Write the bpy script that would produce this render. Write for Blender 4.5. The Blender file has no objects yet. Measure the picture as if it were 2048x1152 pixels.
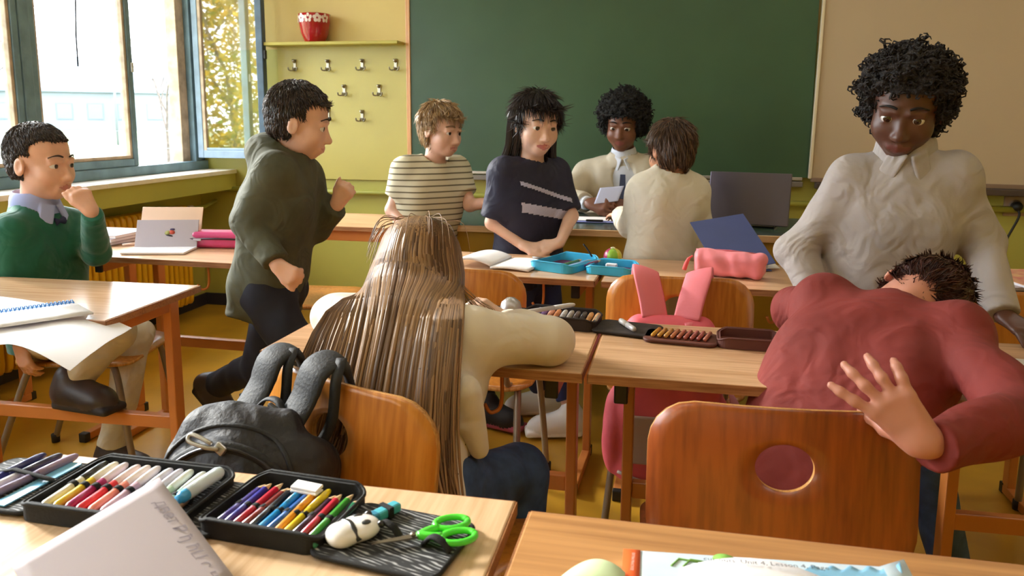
import bpy, bmesh, math, random
import numpy as np
from mathutils import Vector, Matrix, Euler

# ---------------------------------------------------------------- camera, world, light
SC = bpy.context.scene
COL = SC.collection
CAM_H = 1.165
FPX, PPX, PPY = 1560.0, 1024.0, 480.0
_y = Vector((326.0, 240.0, -FPX)).normalized()
_x = Vector((8024.0, -292.0, FPX)).normalized()
_x = (_x - _y * _x.dot(_y)).normalized()
_z = _x.cross(_y)
CAM_R = Matrix((_x, _y, _z))                 # rows: world axes seen from the camera
cam_data = bpy.data.cameras.new('camera')
cam = bpy.data.objects.new('camera', cam_data)
COL.objects.link(cam)
cam.matrix_world = Matrix.Translation((0, 0, CAM_H)) @ CAM_R.to_4x4()
cam_data.sensor_width = 36.0
cam_data.lens = FPX / 2048 * 36
cam_data.shift_y = -(576 - PPY) / 2048
cam_data.clip_start = 0.05
cam_data.clip_end = 500
cam_data.dof.use_dof = True
cam_data.dof.focus_distance = 1.75
cam_data.dof.aperture_fstop = 9.0
SC.camera = cam

world = bpy.data.worlds.new('sky')
SC.world = world
world.use_nodes = True
_n = world.node_tree
_bg = _n.nodes['Background']
_bg.inputs[0].default_value = (0.90, 0.95, 1.0, 1)
_bg.inputs[1].default_value = 11.5

sun_data = bpy.data.lights.new('sun', 'SUN')
sun_data.energy = 7.0
sun_data.angle = math.radians(9)
sun_data.color = (1.0, 0.94, 0.85)
sun = bpy.data.objects.new('sun', sun_data)
COL.objects.link(sun)
sun.rotation_euler = Vector((0.86, -0.30, -0.42)).to_track_quat('-Z', 'Y').to_euler()

SC.view_settings.view_transform = 'Standard'
SC.view_settings.look = 'None'
SC.view_settings.gamma = 1.0
SC.view_settings.exposure = 0.1
SC.view_settings.use_curve_mapping = False


def at(u, v, Y):
    """world point at depth Y along the sight line of a pixel of the photograph"""
    d = CAM_R @ Vector((u - PPX, PPY - v, -FPX))
    return Vector((0, 0, CAM_H)) + d * (Y / d.y)


# ---------------------------------------------------------------- materials
MATS = {}


def rgb(h):
    """sRGB hex to linear"""
    c = [int(h[i:i + 2], 16) / 255 for i in (0, 2, 4)]
    return tuple(x / 12.92 if x <= 0.04045 else ((x + 0.055) / 1.055) ** 2.4 for x in c) + (1,)


def mat(name, col, rough=0.5, metal=0.0, var=0.0, vscale=8.0, bump=0.0, bscale=60.0, stretch=(1, 1, 1),
        coat=0.0, sheen=0.0, sss=0.0, spec=0.5, col2=None, detail=4.0, wr=0.0, ws=14.0):
    if name in MATS:
        return MATS[name]
    m = bpy.data.materials.new(name)
    m.use_nodes = True
    nt = m.node_tree
    b = nt.nodes['Principled BSDF']
    c = rgb(col) if isinstance(col, str) else col
    b.inputs['Base Color'].default_value = c
    b.inputs['Roughness'].default_value = rough
    b.inputs['Metallic'].default_value = metal
    b.inputs['Specular IOR Level'].default_value = spec
    b.inputs['Coat Weight'].default_value = coat
    b.inputs['Coat Roughness'].default_value = 0.15
    b.inputs['Sheen Weight'].default_value = sheen
    if sss:
        b.inputs['Subsurface Weight'].default_value = sss
        b.inputs['Subsurface Radius'].default_value = (0.012, 0.005, 0.003)
    if var or bump or col2 or wr:
        tc = nt.nodes.new('ShaderNodeTexCoord')
        mp = nt.nodes.new('ShaderNodeMapping')
        mp.inputs['Scale'].default_value = stretch
        nt.links.new(tc.outputs['Object'], mp.inputs['Vector'])
        if var or col2:
            nz = nt.nodes.new('ShaderNodeTexNoise')
            nz.inputs['Scale'].default_value = vscale
            nz.inputs['Detail'].default_value = detail
            nt.links.new(mp.outputs[0], nz.inputs['Vector'])
            rp = nt.nodes.new('ShaderNodeValToRGB')
            if col2:
                c2 = rgb(col2) if isinstance(col2, str) else col2
                lo, hi = c2, c
            else:
                lo = tuple(x * (1 - var) for x in c[:3]) + (1,)
                hi = tuple(min(1, x * (1 + var)) for x in c[:3]) + (1,)
            rp.color_ramp.elements[0].color = lo
            rp.color_ramp.elements[1].color = hi
            rp.color_ramp.elements[0].position = 0.35
            rp.color_ramp.elements[1].position = 0.65
            nt.links.new(nz.outputs['Fac'], rp.inputs[0])
            nt.links.new(rp.outputs[0], b.inputs['Base Color'])
        if bump:
            nb = nt.nodes.new('ShaderNodeTexNoise')
            nb.inputs['Scale'].default_value = bscale
            nb.inputs['Detail'].default_value = 3
            nt.links.new(mp.outputs[0], nb.inputs['Vector'])
            bp = nt.nodes.new('ShaderNodeBump')
            bp.inputs['Strength'].default_value = bump
            bp.inputs['Distance'].default_value = 0.01
            nt.links.new(nb.outputs['Fac'], bp.inputs['Height'])
            nt.links.new(bp.outputs[0], b.inputs['Normal'])
        if wr:                                        # soft cloth creases
            nw = nt.nodes.new('ShaderNodeTexNoise')
            nw.inputs['Scale'].default_value = ws
            nw.inputs['Detail'].default_value = 1.5
            nw.inputs['Distortion'].default_value = 1.8
            nt.links.new(mp.outputs[0], nw.inputs['Vector'])
            bw_ = nt.nodes.new('ShaderNodeBump')
            bw_.inputs['Strength'].default_value = wr
            bw_.inputs['Distance'].default_value = 0.03
            nt.links.new(nw.outputs['Fac'], bw_.inputs['Height'])
            if bump:
                nt.links.new(bp.outputs[0], bw_.inputs['Normal'])
            nt.links.new(bw_.outputs[0], b.inputs['Normal'])
    MATS[name] = m
    return m


def wood(name, light, dark, axis=0, scale=14.0, rough=0.35, coat=0.15, along=0.06):
    """grain streaks running along one object axis"""
    if name in MATS:
        return MATS[name]
    m = bpy.data.materials.new(name)
    m.use_nodes = True
    nt = m.node_tree
    b = nt.nodes['Principled BSDF']
    tc = nt.nodes.new('ShaderNodeTexCoord')
    mp = nt.nodes.new('ShaderNodeMapping')
    s = [1.0, 1.0, 1.0]
    s[axis] = along
    mp.inputs['Scale'].default_value = s
    nt.links.new(tc.outputs['Object'], mp.inputs['Vector'])
    n1 = nt.nodes.new('ShaderNodeTexNoise')
    n1.inputs['Scale'].default_value = scale
    n1.inputs['Detail'].default_value = 4
    n1.inputs['Distortion'].default_value = 0.6
    n2 = nt.nodes.new('ShaderNodeTexNoise')
    n2.inputs['Scale'].default_value = scale * 9
    n2.inputs['Detail'].default_value = 3
    for n in (n1, n2):
        nt.links.new(mp.outputs[0], n.inputs['Vector'])
    mx = nt.nodes.new('ShaderNodeMath')
    mx.operation = 'MULTIPLY_ADD'
    mx.inputs[1].default_value = 0.55
    nt.links.new(n2.outputs['Fac'], mx.inputs[0])
    sc = nt.nodes.new('ShaderNodeMath')
    sc.operation = 'MULTIPLY'
    sc.inputs[1].default_value = 0.45
    nt.links.new(n1.outputs['Fac'], sc.inputs[0])
    nt.links.new(sc.outputs[0], mx.inputs[2])
    rp = nt.nodes.new('ShaderNodeValToRGB')
    rp.color_ramp.elements[0].color = rgb(dark)
    rp.color_ramp.elements[1].color = rgb(light)
    rp.color_ramp.elements[0].position = 0.38
    rp.color_ramp.elements[1].position = 0.58
    nt.links.new(mx.outputs[0], rp.inputs[0])
    nt.links.new(rp.outputs[0], b.inputs['Base Color'])
    b.inputs['Roughness'].default_value = rough
    b.inputs['Coat Weight'].default_value = coat
    b.inputs['Coat Roughness'].default_value = 0.2
    bp = nt.nodes.new('ShaderNodeBump')
    bp.inputs['Strength'].default_value = 0.05
    nt.links.new(mx.outputs[0], bp.inputs['Height'])
    nt.links.new(bp.outputs[0], b.inputs['Normal'])
    MATS[name] = m
    return m


def glass(name, refl=0.12, tint=(0.97, 0.99, 1, 1)):
    m = bpy.data.materials.new(name)
    m.use_nodes = True
    nt = m.node_tree
    nt.nodes.remove(nt.nodes['Principled BSDF'])
    out = nt.nodes['Material Output']
    tr = nt.nodes.new('ShaderNodeBsdfTransparent')
    tr.inputs[0].default_value = tint
    gl = nt.nodes.new('ShaderNodeBsdfGlossy')
    gl.inputs['Roughness'].default_value = 0.02
    fr = nt.nodes.new('ShaderNodeLayerWeight')      # same from both sides of the pane
    pw = nt.nodes.new('ShaderNodeMath')
    pw.operation = 'POWER'
    pw.inputs[1].default_value = 4.0
    nt.links.new(fr.outputs['Facing'], pw.inputs[0])
    ad = nt.nodes.new('ShaderNodeMath')
    ad.operation = 'ADD'
    ad.use_clamp = True
    ad.inputs[1].default_value = refl
    nt.links.new(pw.outputs[0], ad.inputs[0])
    mx = nt.nodes.new('ShaderNodeMixShader')
    nt.links.new(ad.outputs[0], mx.inputs[0])
    nt.links.new(tr.outputs[0], mx.inputs[1])
    nt.links.new(gl.outputs[0], mx.inputs[2])
    nt.links.new(mx.outputs[0], out.inputs[0])
    return m


# ---------------------------------------------------------------- objects
def empty(name, loc=(0, 0, 0), rz=0.0, label=None, cat=None, group=None):
    o = bpy.data.objects.new(name, None)
    o.empty_display_size = 0.05
    COL.objects.link(o)
    o.location = loc
    o.rotation_euler = (0, 0, rz)
    tag(o, label, cat, group)
    return o


def tag(o, label=None, cat=None, group=None, kind=None):
    if label:
        o['label'] = label
    if cat:
        o['category'] = cat
    if group:
        o['group'] = group
    if kind:
        o['kind'] = kind
    return o


def link(name, me, m, parent=None, loc=(0, 0, 0), rot=(0, 0, 0)):
    o = bpy.data.objects.new(name, me)
    COL.objects.link(o)
    if m is not None:
        ms = m if isinstance(m, (list, tuple)) else [m]
        if len(me.materials) == 0:
            for x in ms:
                me.materials.append(x)
        else:
            for i, x in enumerate(ms):
                o.material_slots[i].link = 'OBJECT'
                o.material_slots[i].material = x
    if parent is not None:
        o.parent = parent
    o.location = loc
    o.rotation_euler = rot
    return o


def mesh_from(name, verts, faces, smooth=False, mids=None):
    me = bpy.data.meshes.new(name)
    me.from_pydata([tuple(v) for v in verts], [], faces)
    if mids is not None:
        me.polygons.foreach_set('material_index', mids)
    if smooth:
        me.polygons.foreach_set('use_smooth', [True] * len(me.polygons))
    me.update()
    return me


_BOX = {}


def boxm(sx, sy, sz, bev=0.0, seg=2):
    k = (round(sx, 5), round(sy, 5), round(sz, 5), round(bev, 5), seg)
    if k in _BOX:
        return _BOX[k]
    bm = bmesh.new()
    bmesh.ops.create_cube(bm, size=1.0)
    bmesh.ops.scale(bm, vec=(sx, sy, sz), verts=bm.verts)
    if bev:
        bmesh.ops.bevel(bm, geom=bm.edges[:], offset=bev, segments=seg, profile=0.5, affect='EDGES')
    me = bpy.data.meshes.new('box')
    bm.to_mesh(me)
    bm.free()
    _BOX[k] = me
    return me


def box(name, lo, hi, m, parent=None, bev=0.0, seg=2):
    """axis-aligned box between two corners, in the parent's frame"""
    lo, hi = Vector(lo), Vector(hi)
    s = hi - lo
    return link(name, boxm(abs(s.x), abs(s.y), abs(s.z), bev, seg), m, parent, (lo + hi) / 2)


def obox(name, size, m, parent, loc, rot=(0, 0, 0), bev=0.0, seg=2):
    return link(name, boxm(*size, bev, seg), m, parent, loc, rot)


def catmull(pts, n=8):
    P = [Vector(p) for p in pts]
    P = [P[0] * 2 - P[1]] + P + [P[-1] * 2 - P[-2]]
    out = []
    for i in range(1, len(P) - 2):
        for k in range(n):
            t = k / n
            a, b, c, d = P[i - 1], P[i], P[i + 1], P[i + 2]
            out.append(0.5 * ((2 * b) + (c - a) * t + (2 * a - 5 * b + 4 * c - d) * t * t + (3 * b - a - 3 * c + d) * t ** 3))
    out.append(P[-2])
    return out


def tube_vf(path, r, ns=10, cap=True, flat=1.0, v0=0):
    """verts and faces of a swept tube; r a number or one radius per point; flat squashes it"""
    path = [Vector(p) for p in path]
    n = len(path)
    rs = r if isinstance(r, (list, tuple)) else [r] * n
    T = []
    for i in range(n):
        a = path[max(0, i - 1)]
        b = path[min(n - 1, i + 1)]
        t = (b - a)
        T.append(t.normalized() if t.length > 1e-9 else Vector((0, 0, 1)))
    up = Vector((0, 0, 1)) if abs(T[0].z) < 0.9 else Vector((0, 1, 0))
    nrm = (up - T[0] * up.dot(T[0])).normalized()
    V, F = [], []
    for i in range(n):
        nrm = (nrm - T[i] * nrm.dot(T[i])).normalized()
        bn = T[i].cross(nrm)
        for k in range(ns):
            a = 2 * math.pi * k / ns
            V.append(path[i] + nrm * math.cos(a) * rs[i] * flat + bn * math.sin(a) * rs[i])
    for i in range(n - 1):
        for k in range(ns):
            a = v0 + i * ns + k
            b = v0 + i * ns + (k + 1) % ns
            F.append((a, b, b + ns, a + ns))
    if cap:
        F.append(tuple(v0 + k for k in range(ns))[::-1])
        F.append(tuple(v0 + (n - 1) * ns + k for k in range(ns)))
    return V, F


def tube(name, path, r, m, parent=None, ns=10, flat=1.0, loc=(0, 0, 0), rot=(0, 0, 0)):
    V, F = tube_vf(path, r, ns, True, flat)
    return link(name, mesh_from(name, V, F, True), m, parent, loc, rot)


def lathe_vf(prof, ns=24):
    V, F = [], []
    for (r, z) in prof:
        for k in range(ns):
            a = 2 * math.pi * k / ns
            V.append((r * math.cos(a), r * math.sin(a), z))
    for i in range(len(prof) - 1):
        for k in range(ns):
            a, b = i * ns + k, i * ns + (k + 1) % ns
            F.append((a, b, b + ns, a + ns))
    return V, F


def lathe(name, prof, m, parent=None, loc=(0, 0, 0), rot=(0, 0, 0), ns=24, cap=True):
    V, F = lathe_vf(prof, ns)
    if cap:
        if prof[0][0] > 1e-6:
            F.append(tuple(range(ns))[::-1])
        if prof[-1][0] > 1e-6:
            F.append(tuple((len(prof) - 1) * ns + k for k in range(ns)))
    return link(name, mesh_from(name, V, F, True), m, parent, loc, rot)


def prism_vf(poly, z0, z1):
    n = len(poly)
    V = [(p[0], p[1], z0) for p in poly] + [(p[0], p[1], z1) for p in poly]
    F = [tuple(range(n))[::-1], tuple(range(n, 2 * n))]
    for k in range(n):
        F.append((k, (k + 1) % n, n + (k + 1) % n, n + k))
    return V, F


def prism(name, poly, z0, z1, m, parent=None, loc=(0, 0, 0), rot=(0, 0, 0), bev=0.0):
    V, F = prism_vf(poly, z0, z1)
    me = mesh_from(name, V, F)
    if bev:
        bm = bmesh.new()
        bm.from_mesh(me)
        bmesh.ops.bevel(bm, geom=[e for e in bm.edges if abs(e.verts[0].co.z - e.verts[1].co.z) < 1e-6], offset=bev, segments=2, profile=0.5, affect='EDGES')
        bm.to_mesh(me)
        bm.free()
    return link(name, me, m, parent, loc, rot)


def round_rect(w, h, r, n=6):
    """outline centred on the origin"""
    out = []
    for cx, cy, a0 in ((w / 2 - r, h / 2 - r, 0), (-w / 2 + r, h / 2 - r, 90), (-w / 2 + r, -h / 2 + r, 180), (w / 2 - r, -h / 2 + r, 270)):
        for k in range(n + 1):
            a = math.radians(a0 + 90 * k / n)
            out.append((cx + r * math.cos(a), cy + r * math.sin(a)))
    return out


def copy_tree(o, parent=None):
    c = o.copy()
    COL.objects.link(c)
    c.parent = parent
    for ch in [x for x in bpy.data.objects if x.parent == o]:
        copy_tree(ch, c)
    return c


def text_obj(name, body, size, m, parent, loc, rot=(0, 0, 0), extrude=0.0002, align='CENTER', shear=0.0):
    cu = bpy.data.curves.new(name, 'FONT')
    cu.body = body
    cu.size = size
    cu.extrude = extrude
    cu.align_x = align
    cu.shear = shear
    cu.resolution_u = 2
    tmp = bpy.data.objects.new(name, cu)
    COL.objects.link(tmp)
    bpy.context.view_layer.update()
    me = bpy.data.meshes.new_from_object(tmp.evaluated_get(bpy.context.evaluated_depsgraph_get()))
    bpy.data.objects.remove(tmp)
    me.materials.clear()
    me.materials.append(m)
    o = bpy.data.objects.new(name, me)
    COL.objects.link(o)
    o.parent = parent
    o.location = loc
    o.rotation_euler = rot
    return o

# ================================================================ THE ROOM
XL, WY, XR, YB, ZC = -2.855, 4.32, 3.2, -2.4, 2.95     # left wall, front wall, right wall, back wall, ceiling
SILL_X, SILL_Z = -2.611, 0.853

m_floor = mat('floor_ochre', 'C4932C', 0.33, var=0.16, vscale=3.0, bump=0.02, bscale=30, coat=0.25)
m_green = mat('wall_green_paint', 'B3AD55', 0.38, var=0.05, vscale=2.0, bump=0.03, bscale=25, coat=0.1)
m_panel = mat('panel_green_paint', 'C0B35E', 0.4, var=0.04, vscale=2.5, coat=0.1)
m_cream = mat('wall_cream_paint', 'D8BE78', 0.6, var=0.04, vscale=1.5, bump=0.03, bscale=30)
m_ceil = mat('ceiling_white', 'E8E4DA', 0.8)
m_skirt = mat('skirting_dark', '2E2B33', 0.45)
m_blue = mat('window_blue_paint', '6C8794', 0.42, var=0.22, vscale=9, bump=0.06, bscale=40)
m_bluel = mat('sash_pale_blue_paint', '8FA6BC', 0.4, var=0.12, vscale=12)
m_brown = mat('window_putty_brown', 'B7A189', 0.6, var=0.25, vscale=14, bump=0.06, bscale=50)
m_stone = mat('sill_stone', 'F0E8DF', 0.3, var=0.07, vscale=12, coat=0.2)
m_glass = glass('window_glass', 0.02)
m_glass2 = glass('sash_glass', 0.28)
m_board = mat('chalkboard_green', '38543A', 0.38, var=0.12, vscale=1.6)
m_white = mat('whiteboard_cream', 'BFA98C', 0.4, var=0.03, vscale=1.2)
m_alu = mat('aluminium_profile', 'C9C2B8', 0.35, metal=0.7)
m_strip = wood('strip_wood', 'D9A066', 'C08A50', 2, 20)


def struct(o):
    o['kind'] = 'structure'
    return o


struct(box('floor', (XL - 0.2, YB - 0.2, -0.1), (XR + 0.2, WY + 0.2, 0.0), m_floor))
struct(box('ceiling', (XL - 0.2, YB - 0.2, ZC), (XR + 0.2, WY + 0.2, ZC + 0.1), m_ceil))
fw = struct(empty('wall_front'))
box('lower_paint', (XL - 0.02, WY, 0), (XR, WY + 0.15, 1.56), m_green, fw)
box('upper_paint', (XL - 0.02, WY + 0.001, 1.56), (XR, WY + 0.15, ZC), m_cream, fw)
rw = struct(empty('wall_right'))
box('lower_paint', (XR, YB, 0), (XR + 0.15, WY, 1.45), m_green, rw)
box('upper_paint', (XR, YB, 1.45), (XR + 0.15, WY, ZC), m_cream, rw)
bw = struct(empty('wall_back'))
box('lower_paint', (XL - 0.2, YB - 0.15, 0), (XR, YB, 1.45), m_green, bw)
box('upper_paint', (XL - 0.2, YB - 0.15, 1.45), (XR, YB, ZC), m_cream, bw)
struct(box('baseboard_front', (XL, WY - 0.012, 0), (XR, WY, 0.075), m_skirt, None, 0.003))
struct(box('baseboard_left', (XL, YB, 0), (XL + 0.012, WY - 0.012, 0.075), m_skirt, None, 0.003))

# left wall: parapet under the windows, head above, and the strip behind the corner
lw = struct(empty('wall_left'))
box('parapet', (XL - 0.2, YB, 0), (XL, WY, SILL_Z - 0.03), m_green, lw)
box('head', (XL - 0.2, YB, 2.35), (XL, WY, ZC), m_cream, lw)
box('pier', (XL - 0.2, YB, SILL_Z), (XL, -1.95, 2.35), m_cream, lw)
sl = struct(empty('trim_1'))                                          # window sill with its green front board
y = YB
k = 0
while y < WY - 0.01:                                                  # sill slabs butt against each other
    y2 = min(y + 1.12, WY)
    box('sill_slab', (XL - 0.03, y + 0.001, SILL_Z - 0.024), (SILL_X + 0.012, y2 - 0.001, SILL_Z), m_stone, sl, 0.003)
    y = y2
box('sill_front_board', (SILL_X - 0.02, YB, 0.735), (SILL_X, WY, SILL_Z - 0.024), m_green, sl)

# ---- windows: fixed frame with sashes; the sash next to the corner stands open into the room
FX = -2.80                                                            # inner face of the frame
ZT = 2.32
Y_POST = [3.005, 2.10, 1.20, 0.30, -0.60, -1.50]


def sash(parent, y0, y1, name='sash', g=None):
    """closed sash between two posts: blue outer stiles, brown putty rebate, pane"""
    s = bpy.data.objects.new(name, None)
    COL.objects.link(s)
    s.parent = parent
    z0 = 0.905
    for a, b in (((FX - 0.05, y0, z0), (FX, y0 + 0.035, ZT)), ((FX - 0.05, y1 - 0.035, z0), (FX, y1, ZT)),
                 ((FX - 0.05, y0 + 0.035, z0), (FX, y1 - 0.035, z0 + 0.04))):
        box('stile', a, b, m_blue, s, 0.004)
    for a, b in (((FX - 0.045, y0 + 0.035, z0 + 0.04), (FX - 0.008, y0 + 0.052, ZT)), ((FX - 0.045, y1 - 0.052, z0 + 0.04), (FX - 0.008, y1 - 0.035, ZT)),
                 ((FX - 0.045, y0 + 0.052, z0 + 0.04), (FX - 0.008, y1 - 0.052, z0 + 0.058))):
        box('putty_bead', a, b, m_brown, s, 0.003)
    box('pane', (FX - 0.032, y0 + 0.05, z0 + 0.056), (FX - 0.028, y1 - 0.05, ZT), g or m_glass, s)
    return s


wn = struct(empty('window_1'))
box('bottom_rail', (FX - 0.07, -1.95, SILL_Z), (FX + 0.012, WY, 0.905), m_blue, wn, 0.004)
box('top_rail', (FX - 0.07, -1.95, ZT), (FX + 0.01, WY, 2.36), m_blue, wn, 0.004)
box('frame_post', (FX - 0.07, 4.205, 0.9), (FX + 0.005, 4.26, ZT), m_blue, wn, 0.004)
box('frame_rebate', (FX - 0.10, 4.13, 0.9), (FX - 0.03, 4.205, ZT), m_brown, wn, 0.004)
box('frame_post', (FX - 0.07, 4.26, 0.9), (FX - 0.01, WY, ZT), m_blue, wn, 0.004)
sash(wn, 3.03, 3.70)
yy = 3.005
for yp in Y_POST:
    box('frame_post', (FX - 0.07, yp - 0.03, 0.9), (FX + 0.006, yp + 0.025, ZT), m_blue, wn, 0.004)
for y0, y1 in zip(Y_POST[1:], Y_POST[:-1]):
    sash(wn, y0 + 0.027, y1 - 0.032)
obox('catch', (0.012, 0.012, 0.05), m_alu, wn, (FX + 0.006, 3.685, 1.42), bev=0.003)
# the opened sash, hinged at the corner post
os_ = struct(empty('window_2', (FX + 0.02, 4.225, 0), math.radians(-3)))
z0 = 0.925
box('hinge_stile', (0, -0.018, z0), (0.038, 0.018, ZT), m_bluel, os_, 0.004)
box('putty_bead', (0.038, -0.014, z0), (0.058, 0.012, ZT), m_brown, os_, 0.003)
box('putty_bead', (0.058, -0.014, z0 + 0.045), (0.418, 0.012, z0 + 0.06), m_bluel, os_, 0.003)
box('bottom_rail', (0.038, -0.018, z0), (0.43, 0.018, z0 + 0.045), m_bluel, os_, 0.004)
box('lock_stile', (0.418, -0.02, z0), (0.462, 0.02, ZT), mat('sash_navy_edge', '3E5468', 0.4, var=0.2, vscale=15), os_, 0.004)
box('pane', (0.05, -0.004, z0 + 0.05), (0.425, 0.0, ZT), m_glass2, os_)
obox('latch', (0.016, 0.02, 0.05), mat('latch_black', '1F1C1A', 0.5), os_, (0.468, -0.005, 1.52), bev=0.004)

# blind cord in front of the pane
tag(tube('blind_cord', [at(149, -150, 3.12), at(151, 0, 3.12), at(152, 70, 3.12), at(156, 133, 3.12)], 0.0034, mat('cord_grey', '17151A', 0.9, spec=0.1), None, 6),
    'thin dark pull cord hanging in front of the window pane', 'cord')

# ---- hook board, shelf
hb = struct(box('trim_2', (-2.295, WY - 0.016, 0.806), (-1.50, WY, 1.575), m_panel, None, 0.002))
struct(box('trim_3', (-1.503, WY - 0.02, 0.806), (-1.484, WY, ZC), m_strip, None, 0.003))
tag(box('wall_shelf', (-2.34, WY - 0.125, 1.572), (-1.515, WY - 0.001, 1.590), mat('shelf_green', 'B7A94A', 0.4, var=0.05), None, 0.003),
    'narrow yellow-green painted shelf above the coat hooks', 'shelf')
m_hook = mat('hook_zinc', 'A39C8C', 0.3, metal=0.9)
hook_px = [(588, 132), (654, 132), (723, 131), (790, 131), (621, 182), (687, 182), (757, 182), (655, 231), (723, 233)]
proto = None
for (u, v) in hook_px:
    p = at(u, v, WY - 0.03)
    if proto is None:
        proto = empty('coat_hook', (0, 0, 0), 0, 'small zinc three-prong coat hook screwed to the green board', 'hook', 'coat hooks on the green board')
        obox('back_plate', (0.018, 0.006, 0.06), m_hook, proto, (0, -0.003, 0.008), bev=0.002)
        tube('top_stub', [(0, -0.004, 0.022), (0, -0.018, 0.026), (0, -0.022, 0.034)], [0.007, 0.008, 0.009], m_hook, proto, 8)
        for sx in (-1, 0, 1):
            tube('prong', catmull([(0, -0.005, -0.012), (sx * 0.012, -0.022, -0.026), (sx * 0.025, -0.03, -0.022), (sx * 0.028, -0.034, -0.008)], 4), 0.0042, m_hook, proto, 6)
        o = proto
    else:
        o = copy_tree(proto)
    o.location = (p.x, WY - 0.016, p.z)
    o['label'] = 'zinc three-prong coat hook in the row of ' + ('four just under the shelf' if v < 150 else 'three in the middle of the green board' if v < 200 else 'two lowest on the green board')

# flowerpot on the shelf: red with white flowers
pot = empty('flower_pot', (at(631, 80, 4.26).x, 4.255, 1.590), 0, 'glossy red ceramic flowerpot with white flower print on the shelf', 'flowerpot')
lathe('pot_body', [(0.052, 0.0), (0.058, 0.004), (0.078, 0.05), (0.088, 0.11), (0.090, 0.155), (0.085, 0.157), (0.083, 0.15), (0.07, 0.05), (0.0, 0.02)],
      mat('pot_red', 'A6121E', 0.18, coat=0.5), pot, ns=36)
m_pflower = mat('pot_white_print', 'E9D3CC', 0.35)
for a, pet in ((-150, 0), (-118, 1), (-88, 0), (-55, 1), (-25, 0)):
    ar = math.radians(a)
    r0 = 0.0895
    V, F = [], []
    zc, R0 = 0.128, 0.026
    for k in range(5):
        t = math.radians(90 + 72 * k)
        cx, cz = 0.6 * R0 * math.cos(t), 0.6 * R0 * math.sin(t)
        b0 = len(V)
        for q in range(8):
            w = 2 * math.pi * q / 8
            dx = cx + 0.42 * R0 * math.cos(w) * (1.0 if pet else 0.75)
            dz = cz + 0.42 * R0 * math.sin(w)
            aa = ar + dx / r0
            rr = r0 * (0.977 + 0.023 * min(1, (zc + dz) / 0.15)) + 0.0018
            V.append((rr * math.cos(aa), rr * math.sin(aa), zc + dz))
        F.append(tuple(range(b0, b0 + 8)))
    link('flower_print', mesh_from('flower_print', V, F), m_pflower, pot)

# ---- boards
bd = empty('chalkboard', (0, WY - 0.003, 0), 0, 'large dark green chalkboard on the front wall', 'chalkboard')
box('writing_surface', (-1.482, -0.022, 0.872), (0.69, 0.0, ZC - 0.3), m_board, bd)
box('bottom_profile', (-1.482, -0.035, 0.858), (0.66, 0.0, 0.873), m_alu, bd, 0.002)
box('side_profile', (-1.484, -0.03, 0.86), (-1.474, 0.0, ZC - 0.3), m_strip, bd, 0.002)
box('chalk_tray', (-1.40, -0.065, 0.825), (0.66, 0.0, 0.852), mat('tray_grey', '7E766E', 0.45, metal=0.3), bd, 0.004)
wb = empty('whiteboard', (0.70, WY - 0.04, 0.875), 0, 'wide cream whiteboard with aluminium edge beside the chalkboard', 'whiteboard')
wb.rotation_euler = (0, math.radians(0.9), 0)
box('writing_surface', (0.0, -0.018, 0.0), (2.3, 0.0, 1.75), m_white, wb)
box('edge_profile', (-0.014, -0.03, -0.005), (0.0, 0.0, 1.75), mat('edge_light', 'E2D3B8', 0.35, metal=0.2), wb, 0.002)
box('bottom_profile', (0.0, -0.03, -0.022), (2.3, 0.0, 0.0), mat('profile_brown', '8D7566', 0.45, metal=0.3), wb, 0.002)
box('pen_tray', (0.02, -0.06, -0.055), (2.3, 0.0, -0.022), mat('tray_dark', '4A3B36', 0.5), wb, 0.004)

# heating pipe along the front wall, radiator under the window
m_pipe = mat('pipe_green_paint', 'A5A54E', 0.35)
tag(tube('heating_pipe', [(XL + 0.05, WY - 0.035, 0.735), (-2.0, WY - 0.035, 0.735), (XR - 0.1, WY - 0.035, 0.735)], 0.016, m_pipe, None, 12),
    'green painted heating pipe running along the front wall', 'pipe')
rad = empty('radiator', (-2.72, 3.2, 0), 0, 'yellow ribbed radiator under the window sill', 'radiator')
m_rad = mat('radiator_yellow', 'D9A312', 0.35, coat=0.25)
m_rust = mat('radiator_brown_top', '8A5A22', 0.6, var=0.3, vscale=30)
rib_v, rib_f = [], []
sec = round_rect(0.10, 0.030, 0.013, 4)
zs = [(0.135, 0.70), (0.15, 0.9), (0.18, 1.0), (0.66, 1.0), (0.685, 0.92), (0.70, 0.68)]
for z, s in zs:
    for (a, b) in sec:
        rib_v.append((a * s, b * (0.6 + 0.4 * s), z))
n = len(sec)
for i in range(len(zs) - 1):
    for k in range(n):
        rib_f.append((i * n + k, i * n + (k + 1) % n, (i + 1) * n + (k + 1) % n, (i + 1) * n + k))
rib_f.append(tuple(range(n))[::-1])
rib_f.append(tuple((len(zs) - 1) * n + k for k in range(n)))
rib_me = mesh_from('rib', rib_v, rib_f, True)
for i in range(34):
    link('rib', rib_me, m_rad, rad, (0.0, 0.72 - 0.0437 * i, -0.03))
for z in (0.155, 0.64):
    tube('header', [(0, 0.74, z), (0, 0.74 - 0.0437 * 33 - 0.04, z)], 0.02, m_rad, rad, 10)
tube('valve', [(0, 0.74, 0.64), (0, 0.80, 0.64)], 0.014, m_rust, rad, 8)
lathe('valve_knob', [(0.0, 0), (0.022, 0.003), (0.022, 0.02), (0.016, 0.03), (0, 0.032)], mat('valve_white', 'D8CDBF', 0.5), rad, (0, 0.80, 0.64), (-math.pi / 2, 0, 0))
tube('feed_pipe', [(0, 0.82, 0.64), (0, 0.95, 0.64), (-0.02, 1.1, 0.66)], 0.011, m_pipe, rad, 8)
for yy in (0.5, -0.5):
    obox('bracket', (0.08, 0.02, 0.02), m_rad, rad, (-0.08, yy, 0.2))

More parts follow.
